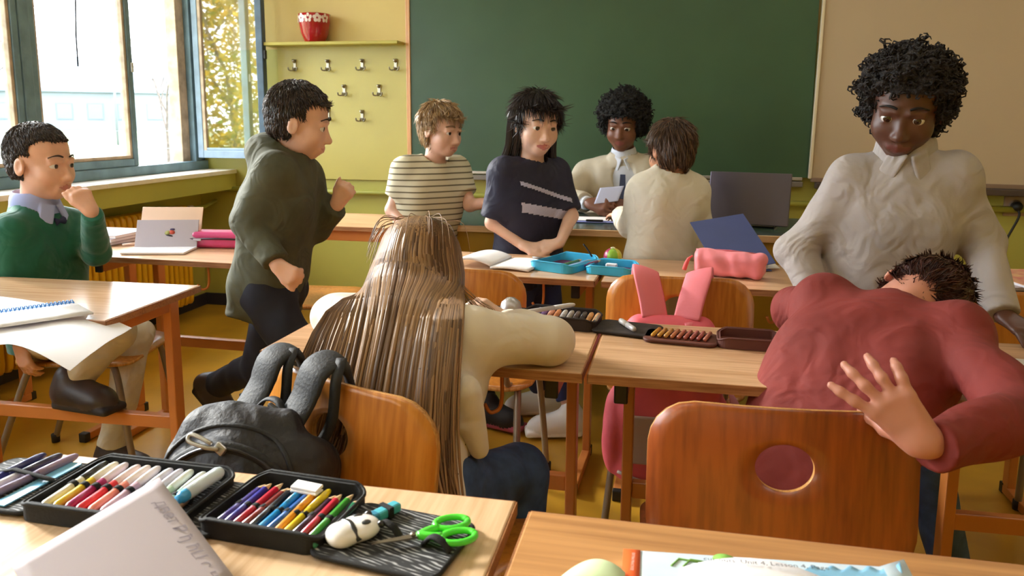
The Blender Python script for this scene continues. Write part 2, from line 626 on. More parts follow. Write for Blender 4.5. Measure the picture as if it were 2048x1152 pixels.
# wall socket with plug and cable
sp = at(2028, 412, WY)
so = empty('wall_socket', (sp.x, WY, sp.z), 0, 'white wall socket plate below the whiteboard', 'socket')
obox('plate', (0.10, 0.012, 0.10), mat('socket_cream', 'A98C74', 0.45), so, (0, -0.006, 0), bev=0.004)
lathe('socket_well', [(0.03, 0), (0.032, 0.004), (0.0, 0.005)], mat('socket_well_mat', '8E7663', 0.5), so, (0, -0.012, 0), (math.pi / 2, 0, 0))
pl = empty('power_plug', (sp.x, WY - 0.017, sp.z), 0, 'black power plug with its cable in the wall socket', 'plug')
m_blk = mat('black_rubber', '17130F', 0.55)
lathe('plug_body', [(0.024, 0), (0.024, 0.03), (0.016, 0.045), (0, 0.047)], m_blk, pl, (0, 0, 0), (math.pi / 2, 0, 0))
tube('cable', catmull([(0, -0.035, -0.012), (-0.002, -0.055, -0.05), (-0.05, -0.06, -0.17), (-0.075, -0.06, -0.3), (-0.07, -0.06, -0.55), (-0.12, -0.07, -sp.z + 0.01)], 6), 0.006, m_blk, pl, 8)

# ceiling lights added out of view to lift the shadows
m_lampw = mat('added_lamp_housing_white', 'E6E3DC', 0.5)
m_lampe = bpy.data.materials.new('added_lamp_diffuser')
m_lampe.use_nodes = True
_p = m_lampe.node_tree.nodes['Principled BSDF']
_p.inputs['Base Color'].default_value = (0.9, 0.9, 0.86, 1)
_p.inputs['Emission Color'].default_value = (1.0, 0.95, 0.90, 1)
_p.inputs['Emission Strength'].default_value = 7.0
added_lamp_names = {(0, 0): 'ceiling light by the hook board', (1, 0): 'ceiling light above the teacher desk', (2, 0): 'ceiling light by the whiteboard',
              (0, 1): 'ceiling light by the window side of the desks', (1, 1): 'ceiling light above the middle of the desks', (2, 1): 'ceiling light above the far side desks'}
for (i, j), nm in added_lamp_names.items():
    cl = empty('added_ceiling_light', (-1.6 + 1.8 * i, 2.9 - 2.6 * j, ZC), 0, 'added unseen long white fluorescent ' + nm, 'ceiling light', 'added fill lamps')
    obox('housing', (1.25, 0.22, 0.06), m_lampw, cl, (0, 0, -0.031), (0, 0, 0), 0.008)
    obox('diffuser', (1.2, 0.18, 0.03), m_lampe, cl, (0, 0, -0.075), (0, 0, 0), 0.01)

# ================================================================ FURNITURE
DH = 0.697                                                            # desk height
m_top = wood('desk_beech', 'D8AE88', 'BC8F68', 0, 10, 0.30, 0.25)
m_topy = wood('desk_beech_cross', 'DDBC97', 'C8A27A', 1, 14, 0.34, 0.2, 0.05)
m_topo = wood('desk_oak', 'C28D58', 'A67446', 0, 10, 0.36, 0.2, 0.04)
m_edge = wood('desk_edge_band', 'B07A4E', '8A5632', 0, 25, 0.45, 0.1)
m_steel = mat('desk_orange_steel', 'C77A3C', 0.38, var=0.05, coat=0.15)
m_capb = mat('black_plastic', '1C1715', 0.5)
m_hk = mat('bag_hook_orange', 'C2702F', 0.35, metal=0.2)


def desk(x, y, rz, label, w=0.66, d=0.40, top=None, hook=1, legs=(0.05, 0.05), apron=False, foot=True, H=DH, flip=False):
    """school desk; x, y is the near-left corner of its top; C-frame legs stand under the far edge"""
    o = empty('school_desk', (x, y, 0), rz, label, 'desk')
    t = 0.020
    top = top or m_top
    box('desktop', (0.002, 0.002, H - t), (w - 0.002, d - 0.002, H), top, o, 0.0025)
    for a, b in (((0, 0, H - t + 0.001), (w, 0.0025, H - 0.0015)), ((0, d - 0.0025, H - t + 0.001), (w, d, H - 0.0015)),
                 ((0, 0, H - t + 0.001), (0.0025, d, H - 0.0015)), ((w - 0.0025, 0, H - t + 0.001), (w, d, H - 0.0015))):
        box('edge_band', a, b, m_edge, o)
    lx = (legs[0], w - legs[1] - 0.024)
    ly = d - 0.075
    for x0 in lx:
        rail = box('side_rail', (x0, 0.035, H - t - 0.042), (x0 + 0.024, ly, H - t - 0.001), m_steel, o, 0.003)
        cap = box('end_cap', (x0 - 0.001, 0.024, H - t - 0.043), (x0 + 0.025, 0.0355, H - t - 0.0005), m_capb, None, 0.003)
        cap.parent = rail
        cap.location = cap.location - rail.location
        box('leg', (x0, ly, 0.016), (x0 + 0.024, ly + 0.042, H - t - 0.001), m_steel, o, 0.003)
        if foot:
            ft = box('foot_bar', (x0 - 0.002, 0.035, 0.004), (x0 + 0.026, ly + 0.05, 0.032), m_steel, o, 0.003)
            for yy in (0.03, ly + 0.03):
                gl = box('foot_cap', (x0 - 0.003, yy, 0.0), (x0 + 0.027, yy + 0.025, 0.034), m_capb, None, 0.003)
                gl.parent = ft
                gl.location = gl.location - ft.location
    box('stretcher', (lx[0] + 0.024, ly + 0.008, 0.292), (lx[1], ly + 0.034, 0.330), m_steel, o, 0.003)
    box('cross_rail', (lx[0] + 0.024, ly + 0.005, H - t - 0.042), (lx[1], ly + 0.03, H - t - 0.001), m_steel, o, 0.003)
    if apron:
        box('apron', (0.045, 0.02, H - t - 0.047), (w - 0.045, 0.042, H - t - 0.001), m_steel, o, 0.003)
    if hook:
        hx = w - 0.16 if hook > 0 else 0.16
        tube('bag_hook', catmull([(hx, 0.03, H - t), (hx, 0.032, H - t - 0.045), (hx - 0.004, 0.028, H - t - 0.072), (hx - 0.02, 0.018, H - t - 0.078), (hx - 0.03, 0.012, H - t - 0.06)], 5),
             0.004, m_hk, o, 8)
    return o


A = math.radians
d_fl = desk(-0.832, 0.478, A(0.3), 'pale beech school desk carrying the long black pencil case and white booklet', top=m_topy, d=0.41)
d_fr = desk(-0.158, 0.462, A(-0.3), 'oak-brown school desk carrying the open workbook', top=m_topo, d=0.41)
d_gl = desk(-0.812, 1.402, A(-0.6), 'beech school desk where the long-haired girl sits')
d_gr = desk(-0.143, 1.396, A(-0.3), 'school desk in front of the chair where the child in red sits')
d_rr = desk(0.556, 1.372, A(1.4), 'school desk with only a lined exercise book on it', w=0.66, d=0.425)
d_l1 = desk(-2.01, 1.503, A(2.2), 'beech school desk with loose paper and blue spiral notebook', w=0.735, d=0.40, top=wood('desk_beech_l1', 'D8AE88', 'BC8F68', 0, 10, 0.22, 0.4), hook=1)
d_l2a = desk(-2.65, 2.285, A(-1.2), 'school desk by the radiator with a stack of white copybooks', w=0.66, d=0.39)
d_l2b = desk(-1.985, 2.268, A(-1.2), 'school desk with open booklet and pink pencil case', w=0.645, d=0.39)
d_t1 = desk(-1.592, 3.156, A(0.0), 'school desk with no things on it beside the teacher desk', w=0.64, d=0.46, apron=True, legs=(0.40, 0.05), hook=0)
d_r3a = desk(-0.862, 2.275, A(-2.5), 'school desk with open notebook and turquoise pencil case', w=0.65, d=0.385)
d_r3b = desk(-0.195, 2.245, A(-1.0), 'school desk with the pink pencil case and blue folder', w=0.66, d=0.41)
d_r3c = desk(0.475, 2.235, A(0.0), 'school desk with scattered papers and magazines', w=0.66, d=0.40)

# ---- teacher's desk
td = empty('teacher_desk', (-0.955, 2.945, 0), 0, 'wide teacher desk with dark green top and ochre front panel', 'desk')
TH = 0.75
m_tp = mat('teacher_desk_green_top', '22382F', 0.25, var=0.1, coat=0.3)
m_te = wood('teacher_desk_edge', 'D8B58C', 'BE966A', 0, 12, 0.4)
m_tf = mat('teacher_desk_ochre_panel', 'A8821F', 0.45, var=0.1, vscale=4)
box('desktop', (0, 0.012, TH - 0.024), (1.62, 0.56, TH), m_tp, td, 0.002)
box('front_edge', (-0.004, 0.0, TH - 0.026), (1.624, 0.012, TH - 0.001), m_te, td, 0.002)
box('front_panel', (0.03, 0.03, 0.22), (1.59, 0.048, TH - 0.026), m_tf, td)
box('side_panel', (0.03, 0.048, 0.0), (0.05, 0.54, TH - 0.026), m_tf, td)
box('side_panel', (1.57, 0.048, 0.0), (1.59, 0.54, TH - 0.026), m_tf, td)
for (x0, y0) in ((0.055, 0.05), (1.53, 0.05), (0.055, 0.5), (1.53, 0.5)):
    box('leg', (x0, y0, 0), (x0 + 0.035, y0 + 0.035, TH - 0.025), m_steel, td, 0.003)
for k in range(2):
    dr = box('drawer', (1.12, 0.50, 0.36 + 0.17 * k), (1.52, 0.548, 0.515 + 0.17 * k), m_te, td, 0.004)
    kn = lathe('drawer_knob', [(0, 0), (0.006, 0.001), (0.006, 0.01), (0.012, 0.016), (0, 0.022)], m_alu, dr, (0, 0.024, 0), (-math.pi / 2, 0, 0), 12)

# ---- chairs
m_ply = wood('chair_plywood', 'CC8433', 'A9611D', 2, 9, 0.3, 0.35, 0.12)
m_plyr = wood('chair_plywood_red', 'A85626', '82401E', 2, 9, 0.3, 0.35, 0.12)
m_plye = wood('chair_ply_edge', 'D9A05A', 'A8702E', 2, 40, 0.5)
m_tube = mat('chair_taupe_tube', '8B7B6C', 0.35, metal=0.35)
m_rub = mat('chair_rubber', '241E1B', 0.7)


def ply_back(w=0.385, h=0.25, t=0.009, hole=True):
    """curved moulded backrest with rounded corners and an oval grip hole, standing in the xz plane, origin at its top middle"""
    NX, NZ = 28, 18
    # outline in polar grid around the hole so that the hole is a clean oval
    cz = -0.085
    hw, hh = (0.041, 0.034) if hole else (0.0005, 0.0005)
    out = round_rect(w, h, 0.07, 8)
    out = [(x, z - h / 2) for x, z in out]
    # resample by angle around hole centre
    N = 64
    ang = [2 * math.pi * k / N for k in range(N)]
    ring_o = []
    for a in ang:
        dx, dz = math.cos(a), math.sin(a)
        best = None
        for i in range(len(out)):
            x1, z1 = out[i]
            x2, z2 = out[(i + 1) % len(out)]
            z1c, z2c = z1 - cz, z2 - cz
            den = dx * (z2c - z1c) - dz * (x2 - x1)
            if abs(den) < 1e-12:
                continue
            s = (x1 * (z2c - z1c) - z1c * (x2 - x1)) / den
            tt = (x1 * dz - z1c * dx) / den
            if s > 0 and -1e-6 <= tt <= 1 + 1e-6:
                best = s if best is None else max(best, s)
        ring_o.append((dx * best, dz * best + cz))
    V, F, M = [], [], []
    L = 7

    def bend(x, z, yoff):
        return (x, 0.9 * x * x - 0.10 * (z + 0.09) ** 2 * 0 + yoff - 0.12 * z * 0, z)
    for side, yo in ((0, 0.0), (1, t)):
        for l in range(L):
            f = l / (L - 1)
            for k in range(N):
                hx, hz = hw * math.cos(ang[k]), hh * math.sin(ang[k]) + cz
                ox, oz = ring_o[k]
                V.append(bend(hx + (ox - hx) * f, hz + (oz - hz) * f, yo))
    for l in range(L - 1):
        for k in range(N):
            a, b = l * N + k, l * N + (k + 1) % N
            F.append((a, a + N, b + N, b))
            M.append(0)
            o2 = L * N
            F.append((o2 + a, o2 + b, o2 + b + N, o2 + a + N))
            M.append(0)
    for l in (0, L - 1):
        for k in range(N):
            a, b = l * N + k, l * N + (k + 1) % N
            F.append((a, b, L * N + b, L * N + a) if l == 0 else (a, L * N + a, L * N + b, b))
            M.append(1)
    me = mesh_from('backrest', V, F, True, M)
    return me


def ply_seat(w=0.385, d=0.36, t=0.010):
    N = 10
    out = round_rect(w, d, 0.075, N)
    V, F, M = [], [], []
    L = 6
    n = len(out)
    for side, zo in ((0, 0.0), (1, -t)):
        for l in range(L):
            f = (l + 0.02) / (L - 1 + 0.02)
            for (x, y) in out:
                X, Y = x * f, y * f
                V.append((X, Y, zo - 0.35 * (0.19 ** 2 - min(0.19, abs(X)) ** 2) * 0.6 - (0.9 * max(0, Y - 0.09) ** 2)))
    for l in range(L - 1):
        for k in range(n):
            a, b = l * n + k, l * n + (k + 1) % n
            F.append((a, b, b + n, a + n)[::-1] if False else (a, a + n, b + n, b))
            M.append(0)
            F.append((L * n + a, L * n + b, L * n + b + n, L * n + a + n))
            M.append(0)
    F.append(tuple(range(n)))
    M.append(0)
    F.append(tuple(L * n + k for k in range(n))[::-1])
    M.append(0)
    for k in range(n):
        a, b = (L - 1) * n + k, (L - 1) * n + (k + 1) % n
        F.append((a, L * n + a, L * n + b, b))
        M.append(1)
    return mesh_from('seat', V, F, True, M)


BACK_ME = ply_back()
SEAT_ME = ply_seat()
for me_ in (BACK_ME, SEAT_ME):
    me_.materials.append(m_ply)
    me_.materials.append(m_plye)
ST, SH = 0.415, 0.760                                                 # seat and back heights


def chair(x, y, rz, label, ply=None):
    """school chair; x, y is the middle of its backrest on plan, the sitter faces local +y"""
    o = empty('school_chair', (x, y, 0), rz, label, 'chair')
    link('backrest', BACK_ME, [ply or m_ply, m_plye], o, (0, 0, SH), (math.radians(-7), 0, 0))
    link('seat', SEAT_ME, [ply or m_ply, m_plye], o, (0, 0.235, ST))
    for s in (-1, 1):
        xx = 0.155 * s
        p = [(xx * 1.15, 0.43, 0.012), (xx * 1.08, 0.40, 0.22), (xx, 0.375, 0.375), (xx * 0.97, 0.345, 0.398), (xx * 0.97, 0.25, 0.398), (xx * 0.97, 0.13, 0.396),
             (xx * 0.99, 0.10, 0.375), (xx * 1.08, 0.03, 0.19), (xx * 1.18, -0.035, 0.012)]
        tube('side_frame', catmull(p, 5), 0.0105, m_tube, o, 10)
        p = [(xx * 0.85, 0.24, 0.392), (xx * 0.85, 0.12, 0.400), (xx * 0.85, 0.055, 0.43), (xx * 0.85, 0.035, 0.50), (xx * 0.85, 0.030, 0.70)]
        tube('back_support', catmull(p, 5), 0.0095, m_tube, o, 10)
        for (fx, fy) in ((xx * 1.15, 0.43), (xx * 1.18, -0.035)):
            lathe('rubber_foot', [(0.0, 0.0), (0.014, 0.001), (0.015, 0.03), (0.011, 0.032)], m_rub, o, (fx, fy, 0), ns=10)
    tube('cross_tube', [(-0.15, 0.30, 0.397), (0.15, 0.30, 0.397)], 0.009, m_tube, o, 8)
    return o


c_girl = chair(-0.507, 1.085, A(-24), 'school chair under the long-haired girl with the black backpack hanging on it')
c_red = chair(0.171, 1.115, A(3), 'school chair where the child in the red jumper sits', m_plyr)
c_r3a = chair(-0.572, 2.02, A(-2), 'school chair at the desk with the open notebook')
c_r3b = chair(0.028, 2.045, A(0), 'school chair with the pink backpack hanging on it')
c_r3c = chair(0.90, 2.05, A(2), 'school chair at the desk with scattered papers')
c_boy = chair(-2.08, 2.12, A(-78), 'school chair where the boy in green sits')
c_t1 = chair(-1.70, 3.0, A(-84), 'school chair beside the desk with no things on it')

# ================================================================ PEOPLE: signed-distance modelling
def V3(*a):
    return np.array(a[0] if len(a) == 1 else a, dtype=np.float64)


class Field:
    """distance field on a rectilinear grid, sampled to a smooth quad mesh"""

    def __init__(self, lo, hi, h, fine=()):
        self.ax = []
        for i in range(3):
            t = float(lo[i])
            pts = [t]
            while t < hi[i]:
                step = h
                for (flo, fhi, fh) in fine:
                    if flo[i] - fh <= t <= fhi[i]:
                        step = min(step, fh)
                t += step
                pts.append(t)
            self.ax.append(np.array(pts, dtype=np.float32))
        self.D = np.full([len(a) for a in self.ax], 0.06, dtype=np.float32)
        self.L = np.zeros(self.D.shape, dtype=np.int8)

    def _win(self, lo, hi):
        s = []
        for i in range(3):
            a = int(np.searchsorted(self.ax[i], lo[i]))
            b = int(np.searchsorted(self.ax[i], hi[i]))
            s.append(slice(max(0, a - 1), min(len(self.ax[i]), b + 1)))
        return tuple(s)

    def _pts(self, w):
        return (self.ax[0][w[0]][:, None, None], self.ax[1][w[1]][None, :, None], self.ax[2][w[2]][None, None, :])

    def _put(self, w, d, k, lab, op):
        A = self.D[w]
        if A.size == 0:
            return
        if op == 'u':
            closer = d < A
            if k > 0:
                hh = np.maximum(k - np.abs(A - d), 0) / k
                self.D[w] = np.minimum(A, d) - hh * hh * k * 0.25
            else:
                self.D[w] = np.minimum(A, d)
            if lab is not None:
                Lw = self.L[w]
                Lw[closer] = lab
        else:                                          # carve
            d = -d
            hh = np.maximum(k - np.abs(A - d), 0) / k if k > 0 else 0
            self.D[w] = np.maximum(A, d) + (hh * hh * k * 0.25 if k > 0 else 0)

    def cone(self, a, b, ra, rb, k=0.02, lab=0, op='u', cap=False):
        a, b = V3(a), V3(b)
        m = 0.055 + k
        r = max(ra, rb)
        lo, hi = np.minimum(a, b) - r - m, np.maximum(a, b) + r + m
        w = self._win(lo, hi)
        X, Y, Z = self._pts(w)
        ba = b - a
        bb = max(1e-9, float(ba @ ba))
        px, py, pz = X - a[0], Y - a[1], Z - a[2]
        t0 = (px * ba[0] + py * ba[1] + pz * ba[2]) / bb
        t = np.clip(t0, 0, 1)
        d = np.sqrt((px - ba[0] * t) ** 2 + (py - ba[1] * t) ** 2 + (pz - ba[2] * t) ** 2) - (ra + (rb - ra) * t)
        if cap:
            d = np.maximum(d, (t0 - 1) * math.sqrt(bb))
        self._put(w, d.astype(np.float32), k, lab, op)

    def ell(self, c, r, M=None, k=0.02, lab=0, op='u', half=None):
        c, r = V3(c), V3(r)
        M = np.eye(3) if M is None else M
        m = 0.055 + k
        R = float(r.max()) + m
        w = self._win(c - R, c + R)
        X, Y, Z = self._pts(w)
        p = [X - c[0], Y - c[1], Z - c[2]]
        q = [M[i][0] * p[0] + M[i][1] * p[1] + M[i][2] * p[2] for i in range(3)]
        k0 = np.sqrt(sum((q[i] / r[i]) ** 2 for i in range(3)))
        k1 = np.sqrt(sum((q[i] / r[i] ** 2) ** 2 for i in range(3))) + 1e-6
        d = k0 * (k0 - 1) / k1
        d = np.maximum(d, -float(r.min()))
        if half is not None:                           # keep the side of a local plane
            n, off = half
            d = np.maximum(d, q[0] * n[0] + q[1] * n[1] + q[2] * n[2] - off)
        self._put(w, d.astype(np.float32), k, lab, op)

    def rbox(self, c, half, M=None, r=0.01, k=0.02, lab=0, op='u'):
        c, half = V3(c), V3(half)
        M = np.eye(3) if M is None else M
        R = float(np.linalg.norm(half)) + r + 0.06 + k
        w = self._win(c - R, c + R)
        X, Y, Z = self._pts(w)
        p = [X - c[0], Y - c[1], Z - c[2]]
        q = [np.abs(M[i][0] * p[0] + M[i][1] * p[1] + M[i][2] * p[2]) - (half[i] - r) for i in range(3)]
        d = np.sqrt(sum(np.maximum(x, 0) ** 2 for x in q)) + np.minimum(np.maximum(np.maximum(q[0], q[1]), q[2]), 0) - r
        self._put(w, d.astype(np.float32), k, lab, op)

    def cut(self, p, n):
        """drop everything on the side n points to"""
        X, Y, Z = self._pts((slice(None),) * 3)
        n = V3(n) / np.linalg.norm(n)
        d = (X - p[0]) * n[0] + (Y - p[1]) * n[1] + (Z - p[2]) * n[2]
        self.D = np.maximum(self.D, d.astype(np.float32))

    def folds(self, amp, f, seed=0, aniso=(1, 1, 1)):
        X, Y, Z = self._pts((slice(None),) * 3)
        rs = np.random.RandomState(seed)
        m = np.zeros_like(self.D)
        for i in range(5):
            v = rs.normal(size=3)
            v = v / np.linalg.norm(v) * f * (0.7 + 0.8 * rs.rand()) * np.array(aniso)
            s = X * v[0] + Y * v[1] + Z * v[2] + rs.rand() * 6.28
            v2 = rs.normal(size=3) * f * 0.4
            s = s + 0.9 * np.sin(X * v2[0] + Y * v2[1] + Z * v2[2])
            m += np.sin(s)
        self.D += (amp * m / 2.2).astype(np.float32)

    def mesh(self, name, origin=(0, 0, 0), relax=1):
        D = self.D
        ins = D < 0
        c = [ins[(slice(i, -1 if i == 0 else None), slice(j, -1 if j == 0 else None), slice(k, -1 if k == 0 else None))]
             for i in (0, 1) for j in (0, 1) for k in (0, 1)]
        anyi, alli = c[0].copy(), c[0].copy()
        for q in c[1:]:
            anyi |= q
            alli &= q
        act = anyi & ~alli
        I = np.argwhere(act)
        idx = -np.ones(act.shape, dtype=np.int64)
        idx[act] = np.arange(len(I))
        ax = self.ax
        acc = np.zeros((len(I), 3))
        cnt = np.zeros(len(I))
        for d in range(3):
            for a in (0, 1):
                for b in (0, 1):
                    o = [0, 0, 0]
                    e = [i for i in range(3) if i != d]
                    o[e[0]], o[e[1]] = a, b
                    p0 = I + o
                    o1 = list(o)
                    o1[d] = 1
                    p1 = I + o1
                    d0 = D[p0[:, 0], p0[:, 1], p0[:, 2]]
                    d1 = D[p1[:, 0], p1[:, 1], p1[:, 2]]
                    cr = (d0 < 0) != (d1 < 0)
                    t = np.where(cr, d0 / np.where(cr, d0 - d1, 1), 0)
                    P = np.stack([ax[i][p0[:, i]] for i in range(3)], 1).astype(np.float64)
                    Q = np.stack([ax[i][p1[:, i]] for i in range(3)], 1)
                    acc[cr] += (P + (Q - P) * t[:, None])[cr]
                    cnt[cr] += 1
        V = acc / cnt[:, None]
        faces = []
        for d in range(3):
            e = [i for i in range(3) if i != d]
            s0 = [slice(None)] * 3
            s1 = [slice(None)] * 3
            s0[d], s1[d] = slice(None, -1), slice(1, None)
            a, b = ins[tuple(s0)], ins[tuple(s1)]
            for sgn, cr in ((1, a & ~b), (-1, ~a & b)):
                E = np.argwhere(cr)
                ok = (E[:, e[0]] > 0) & (E[:, e[1]] > 0) & (E[:, e[0]] < act.shape[e[0]]) & (E[:, e[1]] < act.shape[e[1]])
                E = E[ok]
                q = []
                for (u, v) in ((0, 0), (1, 0), (1, 1), (0, 1)):
                    C = E.copy()
                    C[:, e[0]] -= u
                    C[:, e[1]] -= v
                    q.append(idx[C[:, 0], C[:, 1], C[:, 2]])
                Q = np.stack(q, 1)
                flip = (sgn == 1) == (d == 1)
                faces.append(Q[:, ::-1] if flip else Q)
        Fq = np.concatenate(faces)
        Fq = Fq[(Fq >= 0).all(1)]
        for _ in range(relax):                         # one light smoothing pass
            S = np.zeros_like(V)
            n = np.zeros(len(V))
            for i in range(4):
                x, y = Fq[:, i], Fq[:, (i + 1) % 4]
                np.add.at(S, x, V[y])
                np.add.at(n, x, 1)
            V = V * 0.5 + 0.5 * S / np.maximum(n, 1)[:, None]
        lab = self.L[I[:, 0], I[:, 1], I[:, 2]]
        T = V[Fq]
        if np.einsum('ij,ij->i', (T[:, 0] - V.mean(0)), np.cross(T[:, 1] - T[:, 0], T[:, 3] - T[:, 0])).sum() < 0:
            Fq = Fq[:, ::-1]
        me = bpy.data.meshes.new(name)
        V = V - V3(tuple(origin))
        me.vertices.add(len(V))
        me.vertices.foreach_set('co', V.ravel())
        me.loops.add(len(Fq) * 4)
        me.loops.foreach_set('vertex_index', Fq.ravel().astype(np.int32))
        me.polygons.add(len(Fq))
        me.polygons.foreach_set('loop_start', np.arange(0, len(Fq) * 4, 4, dtype=np.int32))
        me.polygons.foreach_set('material_index', lab[Fq[:, 0]].astype(np.int32))
        me.polygons.foreach_set('use_smooth', np.ones(len(Fq), dtype=bool))
        me.update(calc_edges=True)
        return me


def unit(v):
    v = V3(v)
    return v / np.linalg.norm(v)


def frame(fwd, up):
    """rows: person's left, forward, up"""
    f = unit(fwd)
    u = V3(up) - f * (V3(up) @ f)
    u = unit(u)
    l = np.cross(u, f)
    return np.stack([l, f, u])


SKIN = {}


def skin_mats(tone, lip):
    k = tone + lip
    if k not in SKIN:
        SKIN[k] = [mat('skin_' + tone, tone, 0.42, sss=0.12, var=0.05, vscale=25, bump=0.015, bscale=300), mat('lips_' + lip, lip, 0.35, sss=0.1)]
    return SKIN[k]


def hand_prims(F, wrist, fdir, back, side, L, curl=(25, 30, 20), spread=6, thumb=(40, 20), k=0.006, thumb_up=0.35):
    """palm and five fingers; back = direction the back of the hand faces; side=+1 puts the thumb on back x fdir side"""
    f = unit(fdir)
    b = V3(back) - f * (V3(back) @ f)
    b = unit(b)
    s = np.cross(b, f) * side                          # towards the thumb
    w = V3(wrist)
    pl = 0.50 * L
    for i, off in enumerate((0.17, 0.055, -0.055, -0.155)):
        base = w + f * pl * (0.98, 1.02, 0.99, 0.90)[i] + s * off * L
        F.cone(w + f * 0.06 * L + s * off * L * 0.55, base, 0.078 * L, 0.062 * L, 0.012)
        ln = (0.43, 0.48, 0.45, 0.35)[i] * L
        a = math.radians((1.5 - i) * spread)
        d = f * math.cos(a) + s * math.sin(a)
        p = base
        ang = 0.0
        cu = curl if not isinstance(curl[0], (tuple, list)) else curl[i]
        for j, (fr, rr) in enumerate(((0.45, 0.054), (0.31, 0.049), (0.24, 0.043))):
            ang += math.radians(cu[j])
            dd = d * math.cos(ang) - b * math.sin(ang)
            q = p + dd * ln * fr
            F.cone(p, q, rr * L, (rr - 0.006) * L, k)
            p = q
    t0 = w + f * 0.14 * L + s * 0.13 * L
    a = math.radians(thumb[0])
    d1 = f * math.cos(a) + s * math.sin(a) * (1 - thumb_up) - b * thumb_up * math.sin(a)
    d1 = unit(d1)
    p1 = t0 + d1 * 0.25 * L
    F.cone(w + f * 0.1 * L + s * 0.06 * L, p1, 0.095 * L, 0.068 * L, 0.014)
    a2 = math.radians(thumb[0] - thumb[1])
    d2 = unit(f * math.cos(a2) + s * math.sin(a2) * (1 - thumb_up) - b * thumb_up * (math.sin(abs(a2)) + 0.15))
    p2 = p1 + d2 * 0.17 * L
    F.cone(p1, p2, 0.066 * L, 0.06 * L, k)
    F.cone(p2, p2 + d2 * 0.12 * L, 0.06 * L, 0.05 * L, k)


def head_prims(F, c, M, H, child=True, smile=0.0):
    """skull, jaw, cheeks, nose, lids, lips, ears; M rows are left, forward, up; H is chin to crown"""
    W = lambda x, y, z: c + (M[0] * x + M[1] * y + M[2] * z) * H
    ey = -0.045 if child else 0.0
    F.ell(W(0, -0.07, 0.13), V3(0.335, 0.405, 0.365) * H, M, 0.02)
    F.ell(W(0, 0.085, -0.15), V3(0.275, 0.275, 0.335) * H, M, 0.10 * H)
    F.ell(W(0, 0.215, -0.405), V3(0.10, 0.075, 0.08) * H, M, 0.09 * H)
    for s in (-1, 1):
        F.ell(W(0.155 * s, 0.20, -0.17), V3(0.115, 0.115, 0.12) * H, M, 0.09 * H)
        F.ell(W(0.14 * s, 0.405, ey), V3(0.095, 0.075, 0.062) * H, M, 0.05 * H, op='c')
    F.cone(W(0, 0.315, ey + 0.03), W(0, 0.40, ey - 0.155), 0.028 * H, 0.045 * H, 0.04 * H)
    F.ell(W(0, 0.405, ey - 0.165), V3(0.046, 0.045, 0.04) * H, M, 0.03 * H)
    for s in (-1, 1):
        F.ell(W(0.05 * s, 0.365, ey - 0.175), V3(0.034, 0.04, 0.03) * H, M, 0.025 * H)
        F.ell(W(0.135 * s, 0.277, ey), V3(0.082, 0.075, 0.072) * H, M, 0.012 * H, half=((0, 0.2, -1), 0.20 * 0.06 * H - 0.020 * H))
        F.ell(W(0.135 * s, 0.277, ey), V3(0.082, 0.073, 0.072) * H, M, 0.012 * H, half=((0, 0.0, 1), -0.026 * H))
        F.cone(W(0.06 * s, 0.35, ey + 0.075), W(0.20 * s, 0.30, ey + 0.085), 0.02 * H, 0.02 * H, 0.05 * H)
        ea = np.stack([M[0], M[1], M[2]])
        F.ell(W(0.335 * s, -0.04, ey - 0.02), V3(0.032, 0.075, 0.12) * H, ea, 0.02 * H)
        F.ell(W(0.365 * s, -0.025, ey - 0.01), V3(0.022, 0.042, 0.07) * H, ea, 0.015 * H, op='c')
    zl = ey - 0.285
    F.ell(W(0, 0.305, zl), V3(0.125, 0.05, 0.075) * H, M, 0.05 * H)
    for s in (-1, 1):
        F.cone(W(0, 0.356, zl + 0.020), W(0.098 * s, 0.334, zl + 0.006 + smile * 0.03), 0.021 * H, 0.012 * H, 0.010 * H, 1)
        F.cone(W(0, 0.351, zl - 0.026), W(0.092 * s, 0.334, zl - 0.004 + smile * 0.03), 0.025 * H, 0.012 * H, 0.010 * H, 1)
    for s in (-1, 1):
        F.cone(W(0, 0.382, zl - 0.002), W(0.09 * s, 0.352, zl - 0.001), 0.011 * H, 0.008 * H, 0.006 * H, None, 'c')


m_eyew = mat('eye_white', 'D6CCC3', 0.2, coat=0.6)
m_iris = mat('iris_brown', '3A2214', 0.15, coat=0.8)
m_pup = mat('pupil', '080605', 0.1, coat=0.8)


def eye_mesh(r):
    V, F, M = [], [], []
    NS, NR = 16, 16
    for i in range(NR + 1):
        a = math.pi * i / NR
        for k in range(NS):
            b = 2 * math.pi * k / NS
            V.append((r * math.sin(a) * math.cos(b), r * math.cos(a), r * math.sin(a) * math.sin(b)))
    for i in range(NR):
        for k in range(NS):
            x, y = i * NS + k, i * NS + (k + 1) % NS
            F.append((x, x + NS, y + NS, y))
            M.append(2 if i < 1 else (1 if i < 3 else 0))
    return mesh_from('eye', V, F, True, M)


def np_mat(M, o):
    """4x4 from rows left/forward/up and origin"""
    m = Matrix.Identity(4)
    for i in range(3):
        for j in range(3):
            m[j][i] = M[i][j]
        m[i][3] = o[i]
    return m


